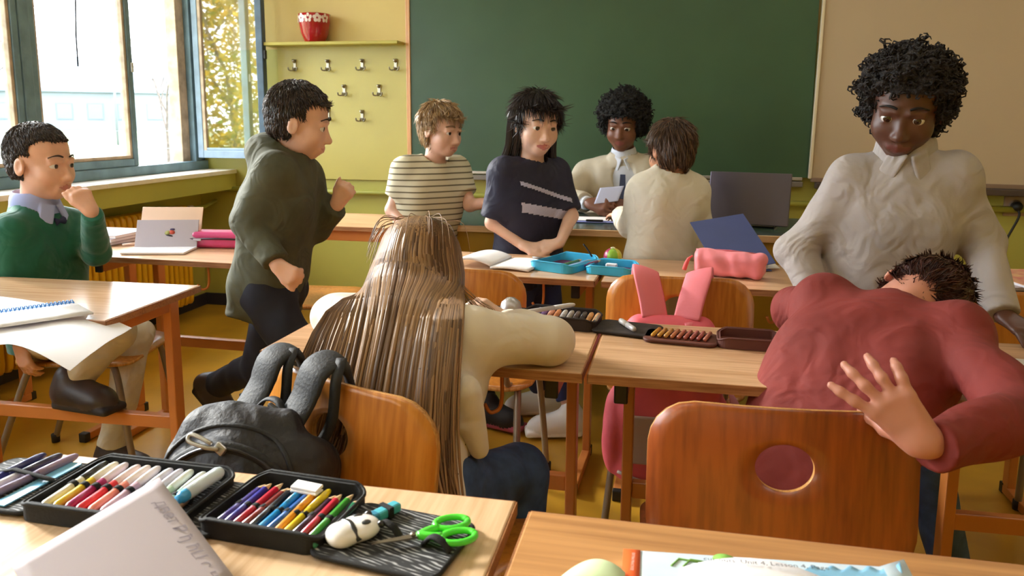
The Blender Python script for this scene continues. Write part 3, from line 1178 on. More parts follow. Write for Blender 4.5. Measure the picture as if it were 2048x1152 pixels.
def add_face(root, c, M, H, brow, child=True, gaze=(0, 0), closed=False):
    ey = -0.045 if child else 0.0
    O = V3(tuple(root.location))
    for s in (-1, 1):
        e = link('eye', eye_mesh(0.066 * H), [m_eyew, m_iris, m_pup], root)
        p = c + (M[0] * 0.135 * s + M[1] * 0.277 + M[2] * ey) * H - O
        e.matrix_local = np_mat(M, p) @ Matrix.Rotation(gaze[0], 4, 'Z') @ Matrix.Rotation(gaze[1], 4, 'X')
        pts = []
        for t in (0, 0.33, 0.66, 1):
            x = 0.055 + 0.165 * t
            pts.append(c + (M[0] * x * s + M[1] * (0.372 - 0.085 * t * t) + M[2] * (ey + 0.118 + 0.026 * math.sin(t * 3.1) - 0.012 * t)) * H - O)
        tube('eyebrow', catmull(pts, 3), [(0.006 + 0.007 * math.sin(min(1, i / 9 + 0.25) * 3.0)) * H for i in range(10)], brow, root, 6)


def bbox_of(pts, m):
    P = np.array([tuple(p) for p in pts], dtype=float)
    return P.min(0) - m, P.max(0) + m


def person(name, label, J, tone, lip, garments, h=0.005, hair=None, fine=(), child=True, brow='2A1C14', face=True, gaze=(0, 0), category='person', build=0.80):
    """J: joints in metres. head(c), fwd, up, H, N(neck base), SL SR shoulders, EL ER elbows, WL WR wrists, P pelvis, HL HR hips, KL KR knees, AL AR ankles,
    hl / hr hand settings, toeL / toeR directions"""
    J = {k: (V3(tuple(v)) if isinstance(v, (tuple, list, Vector, np.ndarray)) and len(v) == 3 and not isinstance(v[0], (tuple, list, dict)) else v) for k, v in J.items()}
    base = (float(J['P'][0]), float(J['P'][1]), 0.0)
    root = empty(name, base, 0, label, category)
    H = J['H']
    M = frame(J['fwd'], J['up'])
    c = J['head']
    keys = [J[k] for k in ('head', 'N', 'SL', 'SR', 'EL', 'ER', 'WL', 'WR', 'P', 'HL', 'HR', 'KL', 'KR', 'AL', 'AR')]
    lo, hi = bbox_of(keys + [c + M[2] * H * 0.6, c - M[2] * 0.6 * H], 0.17)
    lo[2] = max(lo[2], -0.01)
    b = build
    torso_up = unit(J['N'] - J['P'])
    lat = J['SL'] - J['SR']
    lat = unit(lat - torso_up * (lat @ torso_up))
    sw = np.linalg.norm(J['SL'] - J['SR']) / 2
    TL = np.linalg.norm(J['N'] - J['P'])
    fw = np.cross(lat, torso_up)
    J['lat'], J['tup'], J['tfw'], J['sw'] = lat, torso_up, fw, sw

    def torso(F, g, k=0.016):
        for f, wv, r in ((0.0, 0.66, 0.098), (0.11, 0.63, 0.095), (0.22, 0.60, 0.093), (0.34, 0.60, 0.095), (0.45, 0.62, 0.098), (0.56, 0.66, 0.102), (0.66, 0.70, 0.103), (0.75, 0.70, 0.096), (0.84, 0.64, 0.082)):
            m_ = J['P'] + (J['N'] - J['P']) * f
            F.cone(m_ - lat * (sw * wv - 0.02), m_ + lat * (sw * wv - 0.02), r * b + g, r * b + g, k)
        F.cone(J['P'] + torso_up * 0.02, J['N'] - torso_up * 0.05, 0.075 * b + g, 0.07 * b + g, k)
        for s in ('SL', 'SR'):
            F.cone(J['N'] - torso_up * 0.03, J[s], 0.052 * b + g, 0.054 * b + g, 0.03)

    # ---- body
    F = Field(lo, hi, h, fine)
    torso(F, -0.012)
    nk = c - M[2] * 0.25 * H - M[1] * 0.09 * H
    F.cone(J['N'] - torso_up * 0.02, nk, 0.20 * H, 0.19 * H, 0.03)
    for s in 'LR':
        F.cone(J['S' + s], J['E' + s], 0.040 * b, 0.032 * b, 0.02)
        F.cone(J['E' + s], J['W' + s], 0.033 * b, 0.022 * b, 0.012)
        F.cone(J['P'] + (J['H' + s] - J['P']) * 0.6, J['H' + s], 0.085 * b, 0.072 * b, 0.03)
        F.cone(J['H' + s], J['K' + s], 0.070 * b, 0.047 * b, 0.02)
        F.cone(J['K' + s], J['A' + s], 0.046 * b, 0.030 * b, 0.02)
        hp = J.get('h' + s.lower())
        if hp:
            hand_prims(F, J['W' + s], **hp)
    head_prims(F, c, M, H, child)
    link('body', F.mesh('body', base), skin_mats(tone, lip), root)
    if face:
        add_face(root, c, M, H, mat('brow_' + brow, brow, 0.8), child, gaze)

    # ---- clothes
    for gname, gm, opt in garments:
        kind = opt['kind']
        gh = opt.get('h', h)
        if kind == 'top':
            F = Field(lo, hi, gh, opt.get('fine', ()))
            torso(F, opt.get('g', 0.012))
            if 'hem' in opt:
                F.cone(J['P'] + lat * sw * 0.5, J['P'] + lat * sw * 0.5 - torso_up * (opt['hem'] + 0.03), 0.105 * b, 0.112 * b, 0.02)
                F.cone(J['P'] - lat * sw * 0.5, J['P'] - lat * sw * 0.5 - torso_up * (opt['hem'] + 0.03), 0.105 * b, 0.112 * b, 0.02)
                F.cut(J['P'] - torso_up * opt['hem'], -torso_up)
            else:
                F.cut(J['P'] - torso_up * opt.get('end', 0.04), -torso_up)
            sl = opt.get('sleeve', 0.97)
            sg = opt.get('sg', 0.014)
            for s in 'LR':
                E, Wr, S = J['E' + s], J['W' + s], J['S' + s]
                if sl > 0.5:
                    F.cone(S, E, 0.042 * b + sg, 0.036 * b + sg, 0.03)
                    F.cone(E, E + (Wr - E) * (sl * 2 - 1 if sl < 0.97 else 0.97), 0.036 * b + sg, 0.026 * b + sg * opt.get('cuff', 0.75), 0.015, cap=True)
                else:
                    F.cone(S, S + (E - S) * sl * 2, 0.046 * b + sg, 0.044 * b + sg, 0.03, cap=True)
            nr = opt.get('neck', 0.235) * H
            F.cone(J['N'] - torso_up * 0.03, J['N'] + torso_up * opt.get('neckup', 0.012), nr + 0.022, nr + 0.010, 0.03)
            if opt.get('fold', 0.0):
                F.folds(opt['fold'], opt.get('ff', 55), opt.get('seed', 1))
            F.cone(J['N'] - torso_up * 0.022 + fw * 0.008, nk, nr, nr + 0.006, 0.004, None, 'c')
            if opt.get('vneck'):
                vd, vw = opt['vneck']
                a_ = J['N'] + torso_up * 0.01 + fw * 0.10
                for q in range(9):
                    t = q / 8
                    F.cone(a_ - torso_up * (vd * t) - lat * vw * (1 - t), a_ - torso_up * (vd * t) + lat * vw * (1 - t), 0.03, 0.03, 0.0, None, 'c')
            if opt.get('extra'):
                opt['extra'](F, J)
            link(gname, F.mesh(gname, base), gm, root)
        elif kind == 'legs':
            F = Field(lo, hi, gh)
            g = opt.get('g', 0.012)
            up = J['P'] + torso_up * 0.07
            F.cone(J['P'] - lat * sw * 0.42, J['P'] + lat * sw * 0.42, 0.092 * b + g, 0.092 * b + g, 0.04)
            F.cone(up - lat * sw * 0.42, up + lat * sw * 0.42, 0.085 * b + g, 0.085 * b + g, 0.05)
            F.cut(up, torso_up)
            for s in 'LR':
                Hh, K, An = J['H' + s], J['K' + s], J['A' + s]
                F.cone(J['P'] + (Hh - J['P']) * 0.5, Hh, 0.088 * b + g, 0.076 * b + g, 0.03)
                F.cone(Hh, K, 0.074 * b + g, 0.053 * b + g, 0.03)
                e = K + (An - K) * opt.get('len', 0.95)
                F.cone(K, e, 0.053 * b + g, opt.get('ankle', 0.046) * b + g * 0.7, 0.02, cap=True)
            F.folds(opt.get('fold', 0.0022), 60, 3)
            link(gname, F.mesh(gname, base), gm, root)
        elif kind == 'shoes':
            for s in 'LR':
                An = J['A' + s]
                t = unit(J.get('toe' + s, V3(0, 1, 0)))
                upv = J.get('footup' + s, V3(0, 0, 1))
                Ms = frame(t, upv)
                drop = opt.get('drop', 0.062)
                L = opt.get('L', 0.20)
                o0 = An - Ms[2] * drop
                F = Field(*bbox_of([An, o0 + Ms[1] * L, o0 - Ms[1] * 0.07, o0], 0.09), 0.004)
                F.cone(An + Ms[2] * 0.02, An - Ms[2] * 0.02, 0.040, 0.040, 0.02)
                F.ell(o0 + Ms[2] * 0.035 - Ms[1] * 0.01, (0.040, 0.055, 0.045), Ms, 0.03)
                F.ell(o0 + Ms[2] * 0.028 + Ms[1] * (L * 0.42), (0.044, L * 0.33, 0.036), Ms, 0.04)
                F.cone(An - Ms[2] * 0.01, o0 + Ms[1] * L * 0.5 + Ms[2] * 0.035, 0.038, 0.032, 0.03)
                F.rbox(o0 + Ms[1] * (L * 0.30) + Ms[2] * 0.010, (0.043, L * 0.48, 0.012), Ms, 0.011, 0.006, 1)
                F.cut(o0, -Ms[2])
                link('shoe', F.mesh('shoe', base), gm, root)
    if hair:
        hair(root, c, M, H)
    return root, J, M, H


def hair_short(m, grow=0.035, front=0.30, side=0.10, back=-0.30, fz=0.0009, ff=200, seed=4, fuzz=2600, flen=0.16, fl='4A3A32', fd='1C1411', lf=1.0):
    def f(root, c, M, H):
        W = lambda x, y, z: c + (M[0] * x + M[1] * y + M[2] * z) * H
        F = Field(c - H * 0.66, c + H * 0.66, 0.0035)
        F.ell(W(0, -0.075, 0.13), V3(0.335 + grow, 0.405 + grow, 0.365 + grow) * H, M, 0.0)
        F.ell(W(0, -0.15, -0.05), V3(0.29 + grow, 0.29 + grow, 0.32) * H, M, 0.05 * H)
        F.folds(fz, ff, seed)
        F.rbox(W(0, 0.55, front - 0.62), (0.6 * H, 0.46 * H, 0.60 * H), M, 0.10 * H, 0.02 * H, None, 'c')
        F.rbox(W(0, 0.28, side - 0.55), (0.6 * H, 0.34 * H, 0.50 * H), M, 0.06 * H, 0.02 * H, None, 'c')
        F.rbox(W(0, -0.3, back - 0.4), (0.6 * H, 0.9 * H, 0.40 * H), M, 0.04 * H, 0.02 * H, None, 'c')
        for s in (-1, 1):
            F.ell(W(0.37 * s, -0.04, -0.06), V3(0.08, 0.085, 0.14) * H, M, 0.02 * H, None, 'c')
        me = F.mesh('hair', tuple(root.location))
        o = link('hair', me, m, root)
        if fuzz:
            rs = random.Random(seed)
            O = Vector(root.location)
            Mv = [Vector(M[i]) for i in range(3)]
            crown = Vector(W(0.05, -0.22, 0.52)) - O
            V, Fc = [], []
            n = len(me.vertices)
            for i in range(fuzz):
                v = me.vertices[rs.randrange(n)]
                p, nn = v.co.copy(), v.normal.copy()
                d = p - crown + Vector((rs.uniform(-1, 1), rs.uniform(-1, 1), rs.uniform(-1, 1))) * 0.10 * H
                d = d - nn * d.dot(nn)
                if d.length < 1e-5:
                    continue
                d.normalize()
                L = H * flen * rs.uniform(0.6, 1.3)
                lift = rs.uniform(0.08, 0.20) * lf
                pts = [p - nn * 0.001, p + d * L * 0.5 + nn * L * lift, p + d * L + nn * L * lift * 0.5]
                a, b = tube_vf(pts, [0.0017, 0.0015, 0.0004], 3, False, 1.0, len(V))
                V += a
                Fc += b
            link('strands', mesh_from('strands', V, Fc, True), hair_material('strand_' + m.name, fl, fd), o)
    return f


def hair_afro(m, r=(0.50, 0.52, 0.46), cz=0.22, cy=-0.10, front=0.26, seed=9, side=-0.05, amp=0.009):
    def f(root, c, M, H):
        W = lambda x, y, z: c + (M[0] * x + M[1] * y + M[2] * z) * H
        F = Field(c - H * 0.95, c + H * 0.95, 0.005)
        F.ell(W(0, cy, cz), V3(r) * H, M, 0.0)
        F.ell(W(0, cy - 0.12, cz - 0.25), V3(r[0] * 0.88, r[1] * 0.7, 0.34) * H, M, 0.06 * H)
        F.folds(amp, 120, seed)
        F.folds(amp * 0.7, 260, seed + 1)
        F.rbox(W(0, 0.62, front - 0.62), (0.40 * H, 0.48 * H, 0.60 * H), M, 0.16 * H, 0.03 * H, None, 'c')
        F.rbox(W(0, 0.0, side - 0.75), (0.9 * H, 1.2 * H, 0.50 * H), M, 0.06 * H, 0.03 * H, None, 'c')
        me = F.mesh('hair', tuple(root.location), 0)
        o = link('hair', me, m, root)
        # curls standing off the surface
        rs = random.Random(seed)
        V, Fc = [], []
        n = len(me.vertices)
        for i in range(1500):
            v = me.vertices[rs.randrange(n)]
            p, nn = v.co.copy(), v.normal.copy()
            t = nn.orthogonal().normalized()
            t.rotate(Matrix.Rotation(rs.random() * 6.28, 3, nn))
            L = H * (0.03 + 0.05 * rs.random())
            pts = [p - nn * 0.004, p + nn * L * 0.6 + t * L * 0.35, p + nn * L * 0.9 - t * L * 0.1, p + nn * L * 0.7 - t * L * 0.5]
            a, b = tube_vf(pts, [0.0028, 0.0026, 0.002, 0.001], 4, False, 1.0, len(V))
            V += a
            Fc += b
        link('curls', mesh_from('curls', V, Fc, True), m, o)
    return f


def strands_mesh(name, paths, r0=0.0035, ns=4, flat=0.35, origin=Vector((0, 0, 0))):
    V, F = [], []
    for p in paths:
        n = len(p)
        rs = [r0 * (0.55 + 0.45 * math.sin(math.pi * min(1, 0.15 + 0.75 * i / (n - 1)))) * (1 if i < n - 1 else 0.25) for i in range(n)]
        a, b = tube_vf([Vector(q) - origin for q in p], rs, ns, False, flat, len(V))
        V += a
        F += b
    return mesh_from(name, V, F, True)


def hair_material(name, light, dark, rough=0.38):
    if name in MATS:
        return MATS[name]
    m = bpy.data.materials.new(name)
    m.use_nodes = True
    nt = m.node_tree
    b = nt.nodes['Principled BSDF']
    g = nt.nodes.new('ShaderNodeNewGeometry')
    rp = nt.nodes.new('ShaderNodeValToRGB')
    rp.color_ramp.elements[0].color = rgb(dark)
    rp.color_ramp.elements[1].color = rgb(light)
    nt.links.new(g.outputs['Random Per Island'], rp.inputs[0])
    nt.links.new(rp.outputs[0], b.inputs['Base Color'])
    b.inputs['Roughness'].default_value = rough
    b.inputs['Specular IOR Level'].default_value = 0.45
    MATS[name] = m
    return m

# ================================================================ THE PEOPLE
m_jeans = mat('denim_blue', '3A4F78', 0.8, var=0.25, vscale=30, bump=0.05, bscale=400, wr=0.30, ws=11.0)
m_navyt = mat('trousers_navy', '1B1D2B', 0.85, var=0.2, vscale=20)
m_beige = mat('trousers_beige', 'C9BDA6', 0.85, var=0.07, vscale=15, bump=0.04, bscale=300, wr=0.35, ws=11.0)
m_shoe_d = [mat('shoe_dark_leather', '3A2E2C', 0.45, var=0.2, vscale=20, bump=0.05, bscale=60), mat('shoe_dark_sole', '2A2220', 0.7)]
m_shoe_w = [mat('sneaker_white', 'E2DDD6', 0.6, bump=0.04, bscale=120), mat('sneaker_white_sole', 'F0ECE6', 0.5)]
m_shoe_b = [mat('sneaker_black', '1F1B20', 0.6, bump=0.05, bscale=100), mat('sneaker_pink_sole', 'B0506A', 0.5)]


def collar(root, J, m, r, g=0.010, hgt=0.03, flap=0.045):
    """turned-down shirt collar with two points at the front"""
    N, up, fw, lat = J['N'], J['tup'], J['tfw'], J['lat']
    c = V3(J['head'])
    F = Field(N - 0.15, N + 0.15, 0.003)
    ax = unit(up * 0.8 + unit(c - N) * 0.2)
    a, b = N - ax * 0.012, N + ax * hgt
    F.cone(a, b, r + g + 0.010, r + g + 0.002, 0.0)
    for s in (-1, 1):
        out = unit(fw * 0.85 + lat * s * 0.5 + ax * 0.25)
        e1 = -ax * 0.9 + lat * s * 0.30
        e1 = unit(e1 - out * (e1 @ out))
        e2 = np.cross(out, e1)
        cc = N + fw * (r + g + 0.004) + lat * s * 0.030 + ax * (hgt - 0.028)
        F.rbox(cc, (flap * 0.62, 0.021, 0.0045), np.stack([e1, e2, out]), 0.004, 0.006)
    F.cone(a - ax * 0.05, b + ax * 0.06, r + 0.004, r + 0.002, 0.004, None, 'c')
    return link('collar', F.mesh('collar', tuple(root.location)), m, root)


def patch(root, src, name, m, keep, off=0.002):
    """a thin piece that follows the surface of a garment"""
    me = src.data
    O = Vector(root.location)
    used, V, F = {}, [], []
    for p in me.polygons:
        w = p.center + O
        if keep(w, p.normal):
            f = []
            for i in p.vertices:
                if i not in used:
                    used[i] = len(V)
                    v = me.vertices[i]
                    V.append(v.co + v.normal * off)
                f.append(used[i])
            F.append(tuple(f))
    return link(name, mesh_from(name, V, F, True), m, src)


def child_of(root, name):
    return [o for o in bpy.data.objects if o.parent == root and o.name.split('.')[0] == name][0]


# ---- boy in the green jumper, sitting sideways with a hand at his mouth
J = dict(head=at(84, 322, 2.05), H=0.232, fwd=(1.0, 0.0, -0.04), up=(0.02, 0, 1), N=at(72, 428, 2.06), SL=at(140, 452, 2.17), SR=at(22, 462, 1.95),
         EL=at(192, 505, 2.10), WL=at(184, 424, 2.0), ER=at(6, 600, 1.93), WR=at(40, 688, 1.93), P=(-1.93, 2.08, 0.50), HL=(-1.87, 2.17, 0.495), HR=(-1.87, 2.0, 0.50),
         KL=(-1.70, 2.17, 0.46), KR=at(232, 662, 1.95), AL=(-1.78, 2.12, 0.075), AR=at(140, 752, 1.862), toeR=(1, -0.12, 0.0), toeL=(1, -0.1, 0),
         hl=dict(fdir=(-0.45, -0.1, 0.9), back=(0.75, -0.65, 0.3), side=1, L=0.128, curl=((35, 60, 45), (40, 65, 45), (45, 70, 45), (50, 70, 45)), spread=3, thumb=(35, 15)),
         hr=dict(fdir=(0.25, 0.0, -1), back=(-0.2, -1, 0), side=-1, L=0.13, curl=(20, 30, 20), thumb=(30, 10)))
J['AR'].z = 0.402
m_grn = mat('jumper_green', '0E5C45', 0.85, var=0.1, vscale=12, sheen=0.3, bump=0.08, bscale=500, wr=0.35, ws=11.0)
r, Jn, M, H = person('person', 'seated boy in green jumper and beige trousers holding a hand to his mouth', J, 'DDA88C', 'C47A6C',
                     [('jumper', m_grn, dict(kind='top', g=0.008, sg=0.013, fold=0.0022, ff=45, hem=0.05, neck=0.26, h=0.0045)),
                      ('trousers', m_beige, dict(kind='legs', fold=0.003, g=0.012)),
                      ('shoes', m_shoe_d, dict(kind='shoes', drop=0.068, L=0.21))],
                     h=0.0038, hair=hair_short(mat('hair_dark_brown', '332825', 0.55, var=0.3, vscale=60, bump=0.5, bscale=420, stretch=(1, 1, 0.14)), 0.012, 0.29, 0.14, -0.22, flen=0.055, lf=0.6, fuzz=5000), brow='35241C', gaze=(-0.1, 0))
collar(r, Jn, mat('collar_lavender', '9FA6CF', 0.75, var=0.04), 0.23 * H, 0.014, 0.036, 0.05)
tp = Jn['N'] + Jn['tfw'] * 0.085 - Jn['tup'] * 0.02 - V3(tuple(r.location))
tube('bow_tie', [tuple(tp - Jn['lat'] * 0.016), tuple(tp), tuple(tp + Jn['lat'] * 0.016)], [0.013, 0.006, 0.013], mat('tie_navy', '23264A', 0.7), r, 8)

# ---- child in the olive hooded jacket, running
J = dict(head=at(602, 240, 2.1), H=0.215, fwd=(0.93, 0.30, -0.2), up=(0.25, 0, 1), N=at(576, 322, 2.1), SL=at(600, 350, 2.2), SR=at(548, 352, 1.99),
         EL=at(632, 452, 2.22), WL=at(672, 412, 2.2), ER=at(498, 446, 1.97), WR=at(552, 528, 1.92), P=at(540, 560, 2.1), HL=at(560, 580, 2.17), HR=at(528, 585, 2.03),
         KL=at(520, 730, 2.25), KR=at(606, 722, 2.0), AL=at(430, 770, 2.42), AR=at(590, 985, 2.0), toeR=(1, 0.1, 0), toeL=(0.6, 0.1, -0.8), footupL=(0.8, 0, 0.6),
         hl=dict(fdir=(0.6, 0, 0.8), back=(0.3, -0.9, 0), side=1, L=0.12, curl=(60, 70, 40)), hr=dict(fdir=(0.8, 0, -0.5), back=(0, -1, 0.2), side=-1, L=0.12, curl=(50, 60, 40)))
J['AR'].z = 0.075
m_olv = mat('jacket_olive', '4A4A38', 0.8, var=0.15, vscale=10, bump=0.04, bscale=200, wr=0.38, ws=11.0)


def hood(F, J):
    N, up, fw, lat = J['N'], J['tup'], J['tfw'], J['lat']
    F.ell(N - fw * 0.065 + up * 0.015, (0.085, 0.06, 0.055), np.stack([lat, fw, up]), 0.04)
    F.cone(N - fw * 0.03 + lat * 0.06 + up * 0.02, N + fw * 0.05 + lat * 0.03 - up * 0.01, 0.026, 0.02, 0.03)
    F.cone(N - fw * 0.03 - lat * 0.06 + up * 0.02, N + fw * 0.05 - lat * 0.03 - up * 0.01, 0.026, 0.02, 0.03)
    F.cone(N, V3(J['head']) - fw * 0.02, 0.05, 0.05, 0.01, None, 'c')


person('person', 'running child in olive hooded jacket and navy trousers between the desks', J, 'E2B39C', 'C98878',
       [('jacket', m_olv, dict(kind='top', g=0.018, sg=0.02, fold=0.004, ff=40, hem=0.10, extra=hood, cuff=0.9)),
        ('trousers', m_navyt, dict(kind='legs', fold=0.003, g=0.014)), ('shoes', m_shoe_d, dict(kind='shoes', drop=0.066))],
       h=0.005, hair=hair_short(mat('hair_near_black', '241C1B', 0.55, var=0.3, vscale=60, bump=0.5, bscale=420, stretch=(1, 1, 0.14)), 0.012, 0.28, 0.12, -0.24, flen=0.09, lf=0.7, fuzz=4000))

# ---- child in the striped shirt
m_str = bpy.data.materials.new('shirt_striped')
m_str.use_nodes = True
_nt = m_str.node_tree
_b = _nt.nodes['Principled BSDF']
_b.inputs['Roughness'].default_value = 0.85
_tc = _nt.nodes.new('ShaderNodeTexCoord')
_sx = _nt.nodes.new('ShaderNodeSeparateXYZ')
_nt.links.new(_tc.outputs['Object'], _sx.inputs[0])
_m1 = _nt.nodes.new('ShaderNodeMath')
_m1.operation = 'MULTIPLY'
_m1.inputs[1].default_value = 44
_m2 = _nt.nodes.new('ShaderNodeMath')
_m2.operation = 'FRACT'
_m3 = _nt.nodes.new('ShaderNodeMath')
_m3.operation = 'GREATER_THAN'
_m3.inputs[1].default_value = 0.24
_mx = _nt.nodes.new('ShaderNodeMix')
_mx.data_type = 'RGBA'
_mx.inputs['A'].default_value = rgb('6F6650')
_mx.inputs['B'].default_value = rgb('D5CDB2')
_nt.links.new(_sx.outputs[2], _m1.inputs[0])
_nt.links.new(_m1.outputs[0], _m2.inputs[0])
_nt.links.new(_m2.outputs[0], _m3.inputs[0])
_nt.links.new(_m3.outputs[0], _mx.inputs['Factor'])
_nt.links.new(_mx.outputs['Result'], _b.inputs['Base Color'])
J = dict(head=at(884, 258, 2.9), H=0.205, fwd=(0.86, -0.42, -0.1), up=(0.08, 0, 1), N=at(868, 330, 2.92), SL=at(912, 338, 3.0), SR=at(812, 340, 2.85),
         EL=at(940, 410, 2.95), WL=at(985, 404, 2.85), ER=at(784, 420, 2.83), WR=at(825, 470, 2.76), P=at(846, 500, 2.92), HL=at(868, 515, 2.98), HR=at(824, 515, 2.86),
         KL=at(900, 660, 2.9), KR=at(830, 670, 2.85), AL=(-0.66, 2.78, 0.075), AR=at(800, 780, 2.85), toeL=(0.9, -0.3, 0), toeR=(0.9, -0.3, 0),
         hl=dict(fdir=(0.9, -0.2, 0.1), back=(0, -0.5, 0.9), side=1, L=0.115, curl=(30, 40, 30)), hr=dict(fdir=(0.8, -0.2, -0.5), back=(-0.2, -1, 0.1), side=-1, L=0.115, curl=(30, 40, 30)))
J['AR'].z = 0.075
person('person', 'fair-haired child in cream striped shirt moving beside the teacher desk', J, 'DDAE97', 'C4837A',
       [('striped_shirt', m_str, dict(kind='top', g=0.012, sg=0.014, sleeve=0.35, fold=0.002, hem=0.08, neckup=-0.005)), ('trousers', m_navyt, dict(kind='legs')),
        ('shoes', m_shoe_b, dict(kind='shoes', drop=0.066))],
       h=0.005, hair=hair_short(mat('hair_fair', '9A7D5A', 0.5, var=0.25, vscale=50, bump=0.5, bscale=420, stretch=(1, 1, 0.14)), 0.025, 0.25, 0.04, -0.34, fl='C2A074', fd='7A5C3A', flen=0.18, lf=0.6), brow='7A6044')

# ---- girl in the navy top
J = dict(head=at(1074, 246, 2.75), H=0.22, fwd=(0.55, -0.80, -0.12), up=(0.05, 0, 1), N=at(1062, 330, 2.77), SL=at(1108, 345, 2.86), SR=at(1008, 345, 2.69),
         EL=at(1142, 432, 2.80), WL=at(1120, 486, 2.68), ER=at(985, 445, 2.68), WR=at(1044, 490, 2.66), P=at(1056, 530, 2.79), HL=at(1082, 545, 2.84), HR=at(1034, 545, 2.74),
         KL=at(1112, 700, 2.82), KR=at(1040, 700, 2.72), AL=at(1142, 830, 2.75), AR=at(1090, 850, 2.95), toeL=(-0.95, -0.25, 0), toeR=(-0.9, -0.3, 0),
         hl=dict(fdir=(-0.9, -0.25, -0.1), back=(0.1, -0.5, 0.9), side=1, L=0.118, curl=(20, 25, 15)), hr=dict(fdir=(0.9, -0.1, -0.12), back=(0.1, -0.5, 0.9), side=-1, L=0.118, curl=(20, 25, 15)))
J['AL'].z = 0.075
J['AR'].z = 0.075
m_nvy = mat('top_navy', '1C1B33', 0.7, var=0.1, vscale=10, wr=0.27, ws=11.0)
m_seq = mat('sequin_silver', 'C9C4D8', 0.28, metal=0.9, bump=0.8, bscale=350)
m_hdk = hair_material('hair_strands_dark', '3A2B26', '17110F')


def hair_long_dark(root, c, M, H):
    hair_short(mat('hair_black', '1D1513', 0.4, bump=0.3, bscale=200), 0.035, 0.27, 0.05, -0.42, flen=0.26, lf=0.25, fl='3A2B26', fd='17110F')(root, c, M, H)
    rs = random.Random(5)
    paths = []
    for i in range(420):
        a = math.radians(rs.uniform(100, 440 - 0))
        x, y = math.sin(a), -abs(math.cos(a)) if rs.random() < 0.75 else 0.15 * math.cos(a)
        x = max(-1, min(1, x))
        top = c + (M[0] * x * 0.15 + M[1] * (0.05 + 0.1 * y) + M[2] * 0.50) * H
        mid = c + (M[0] * x * 0.40 + M[1] * (-0.08 + 0.42 * y) + M[2] * 0.12) * H
        low = c + (M[0] * x * 0.42 + M[1] * (-0.12 + 0.40 * y) - M[2] * 0.4) * H
        end = c + (M[0] * x * (0.46 + 0.1 * rs.random()) + M[1] * (-0.16 + 0.36 * y) - M[2] * (0.75 + 0.35 * rs.random())) * H
        paths.append(catmull([top, mid, low, end], 4))
    h = child_of(root, 'hair')
    link('long_locks', strands_mesh('long_locks', paths, 0.0075, 5, 0.4, Vector(root.location)), m_hdk, h)


r, Jn, M, H = person('person', 'dark long-haired girl in navy top with a silver sequin stripe', J, 'E0B49C', 'C0706C',
                     [('navy_top', m_nvy, dict(kind='top', g=0.012, sg=0.014, sleeve=0.45, fold=0.002, hem=0.07, neckup=-0.01)), ('trousers', mat('leggings_blue', '26305C', 0.8), dict(kind='legs', g=0.006, len=0.75)),
                      ('shoes', m_shoe_w, dict(kind='shoes', drop=0.066, L=0.22))],
                     h=0.0045, hair=hair_long_dark)
tp_ = child_of(r, 'navy_top')
Nz = float(Jn['N'][2])


def seq(w, n):
    d = V3(tuple(w)) - Jn['N']
    s = float(d @ Jn['lat'])
    z = float(d @ Jn['tup'])
    if float(V3(tuple(n)) @ Jn['tfw']) < 0.35 or abs(s) > 0.10:
        return False
    return abs(z + 0.085 + 0.35 * s) < 0.007 or abs(z + 0.155 + 0.22 * s) < 0.017


patch(r, tp_, 'sequin_stripe', m_seq, seq, 0.003)

# ---- teacher
J = dict(head=at(1246, 250, 3.75), H=0.236, fwd=(-0.12, -0.95, -0.22), up=(0.02, -0.1, 1), N=at(1248, 322, 3.80), SL=at(1318, 348, 3.82), SR=at(1176, 348, 3.82),
         EL=at(1350, 412, 3.68), WL=at(1268, 412, 3.44), ER=at(1128, 396, 3.62), WR=at(1178, 407, 3.42), P=(-0.21, 3.93, 0.55), HL=(-0.12, 3.9, 0.53), HR=(-0.30, 3.9, 0.53),
         KL=(-0.10, 3.56, 0.53), KR=(-0.33, 3.56, 0.53), AL=(-0.10, 3.62, 0.085), AR=(-0.33, 3.62, 0.085), toeL=(0, -1, 0), toeR=(0, -1, 0),
         hl=dict(fdir=(-0.95, -0.2, 0.0), back=(0.2, -0.8, 0.5), side=1, L=0.165, curl=(30, 35, 25)), hr=dict(fdir=(0.9, -0.35, 0.05), back=(-0.1, -0.8, 0.5), side=-1, L=0.165, curl=(35, 45, 30)))
m_suit = mat('blazer_beige', 'C9BDA8', 0.8, var=0.05, vscale=10, bump=0.04, bscale=400, wr=0.21, ws=11.0)
m_afro = mat('hair_afro_black', '120C0B', 0.7, var=0.4, vscale=120, bump=0.8, bscale=260)
r, Jn, M, H = person('person', 'teacher with black afro hair in beige blazer seated behind the wide desk', J, '7A4B36', '8A4A40',
                     [('shirt', mat('shirt_pale_blue', 'D8DBE6', 0.75), dict(kind='top', g=0.002, sg=0.006, sleeve=0.985, neck=0.215, hem=0.02)),
                      ('blazer', m_suit, dict(kind='top', g=0.014, sg=0.02, sleeve=0.93, fold=0.0025, ff=40, hem=0.12, neck=0.25, vneck=(0.19, 0.036), cuff=1.0)),
                      ('trousers', m_suit, dict(kind='legs', g=0.012)), ('shoes', m_shoe_d, dict(kind='shoes', drop=0.075, L=0.26))],
                     h=0.0055, hair=hair_afro(m_afro), child=False, brow='120C0A', build=1.0, gaze=(0, -0.3))
collar(r, Jn, MATS['shirt_pale_blue'], 0.20 * H, 0.012, 0.04, 0.05)
tb = Jn['N'] + Jn['tfw'] * 0.075 - Jn['tup'] * 0.03 - V3(tuple(r.location))
prism('necktie', [(-0.012, 0), (0.012, 0), (0.022, -0.2), (0, -0.23), (-0.022, -0.2)], 0.0, 0.006, mat('tie_dark_blue', '343B55', 0.6), r, tuple(tb + Jn['tfw'] * 0.028), (math.radians(82), 0, 0))

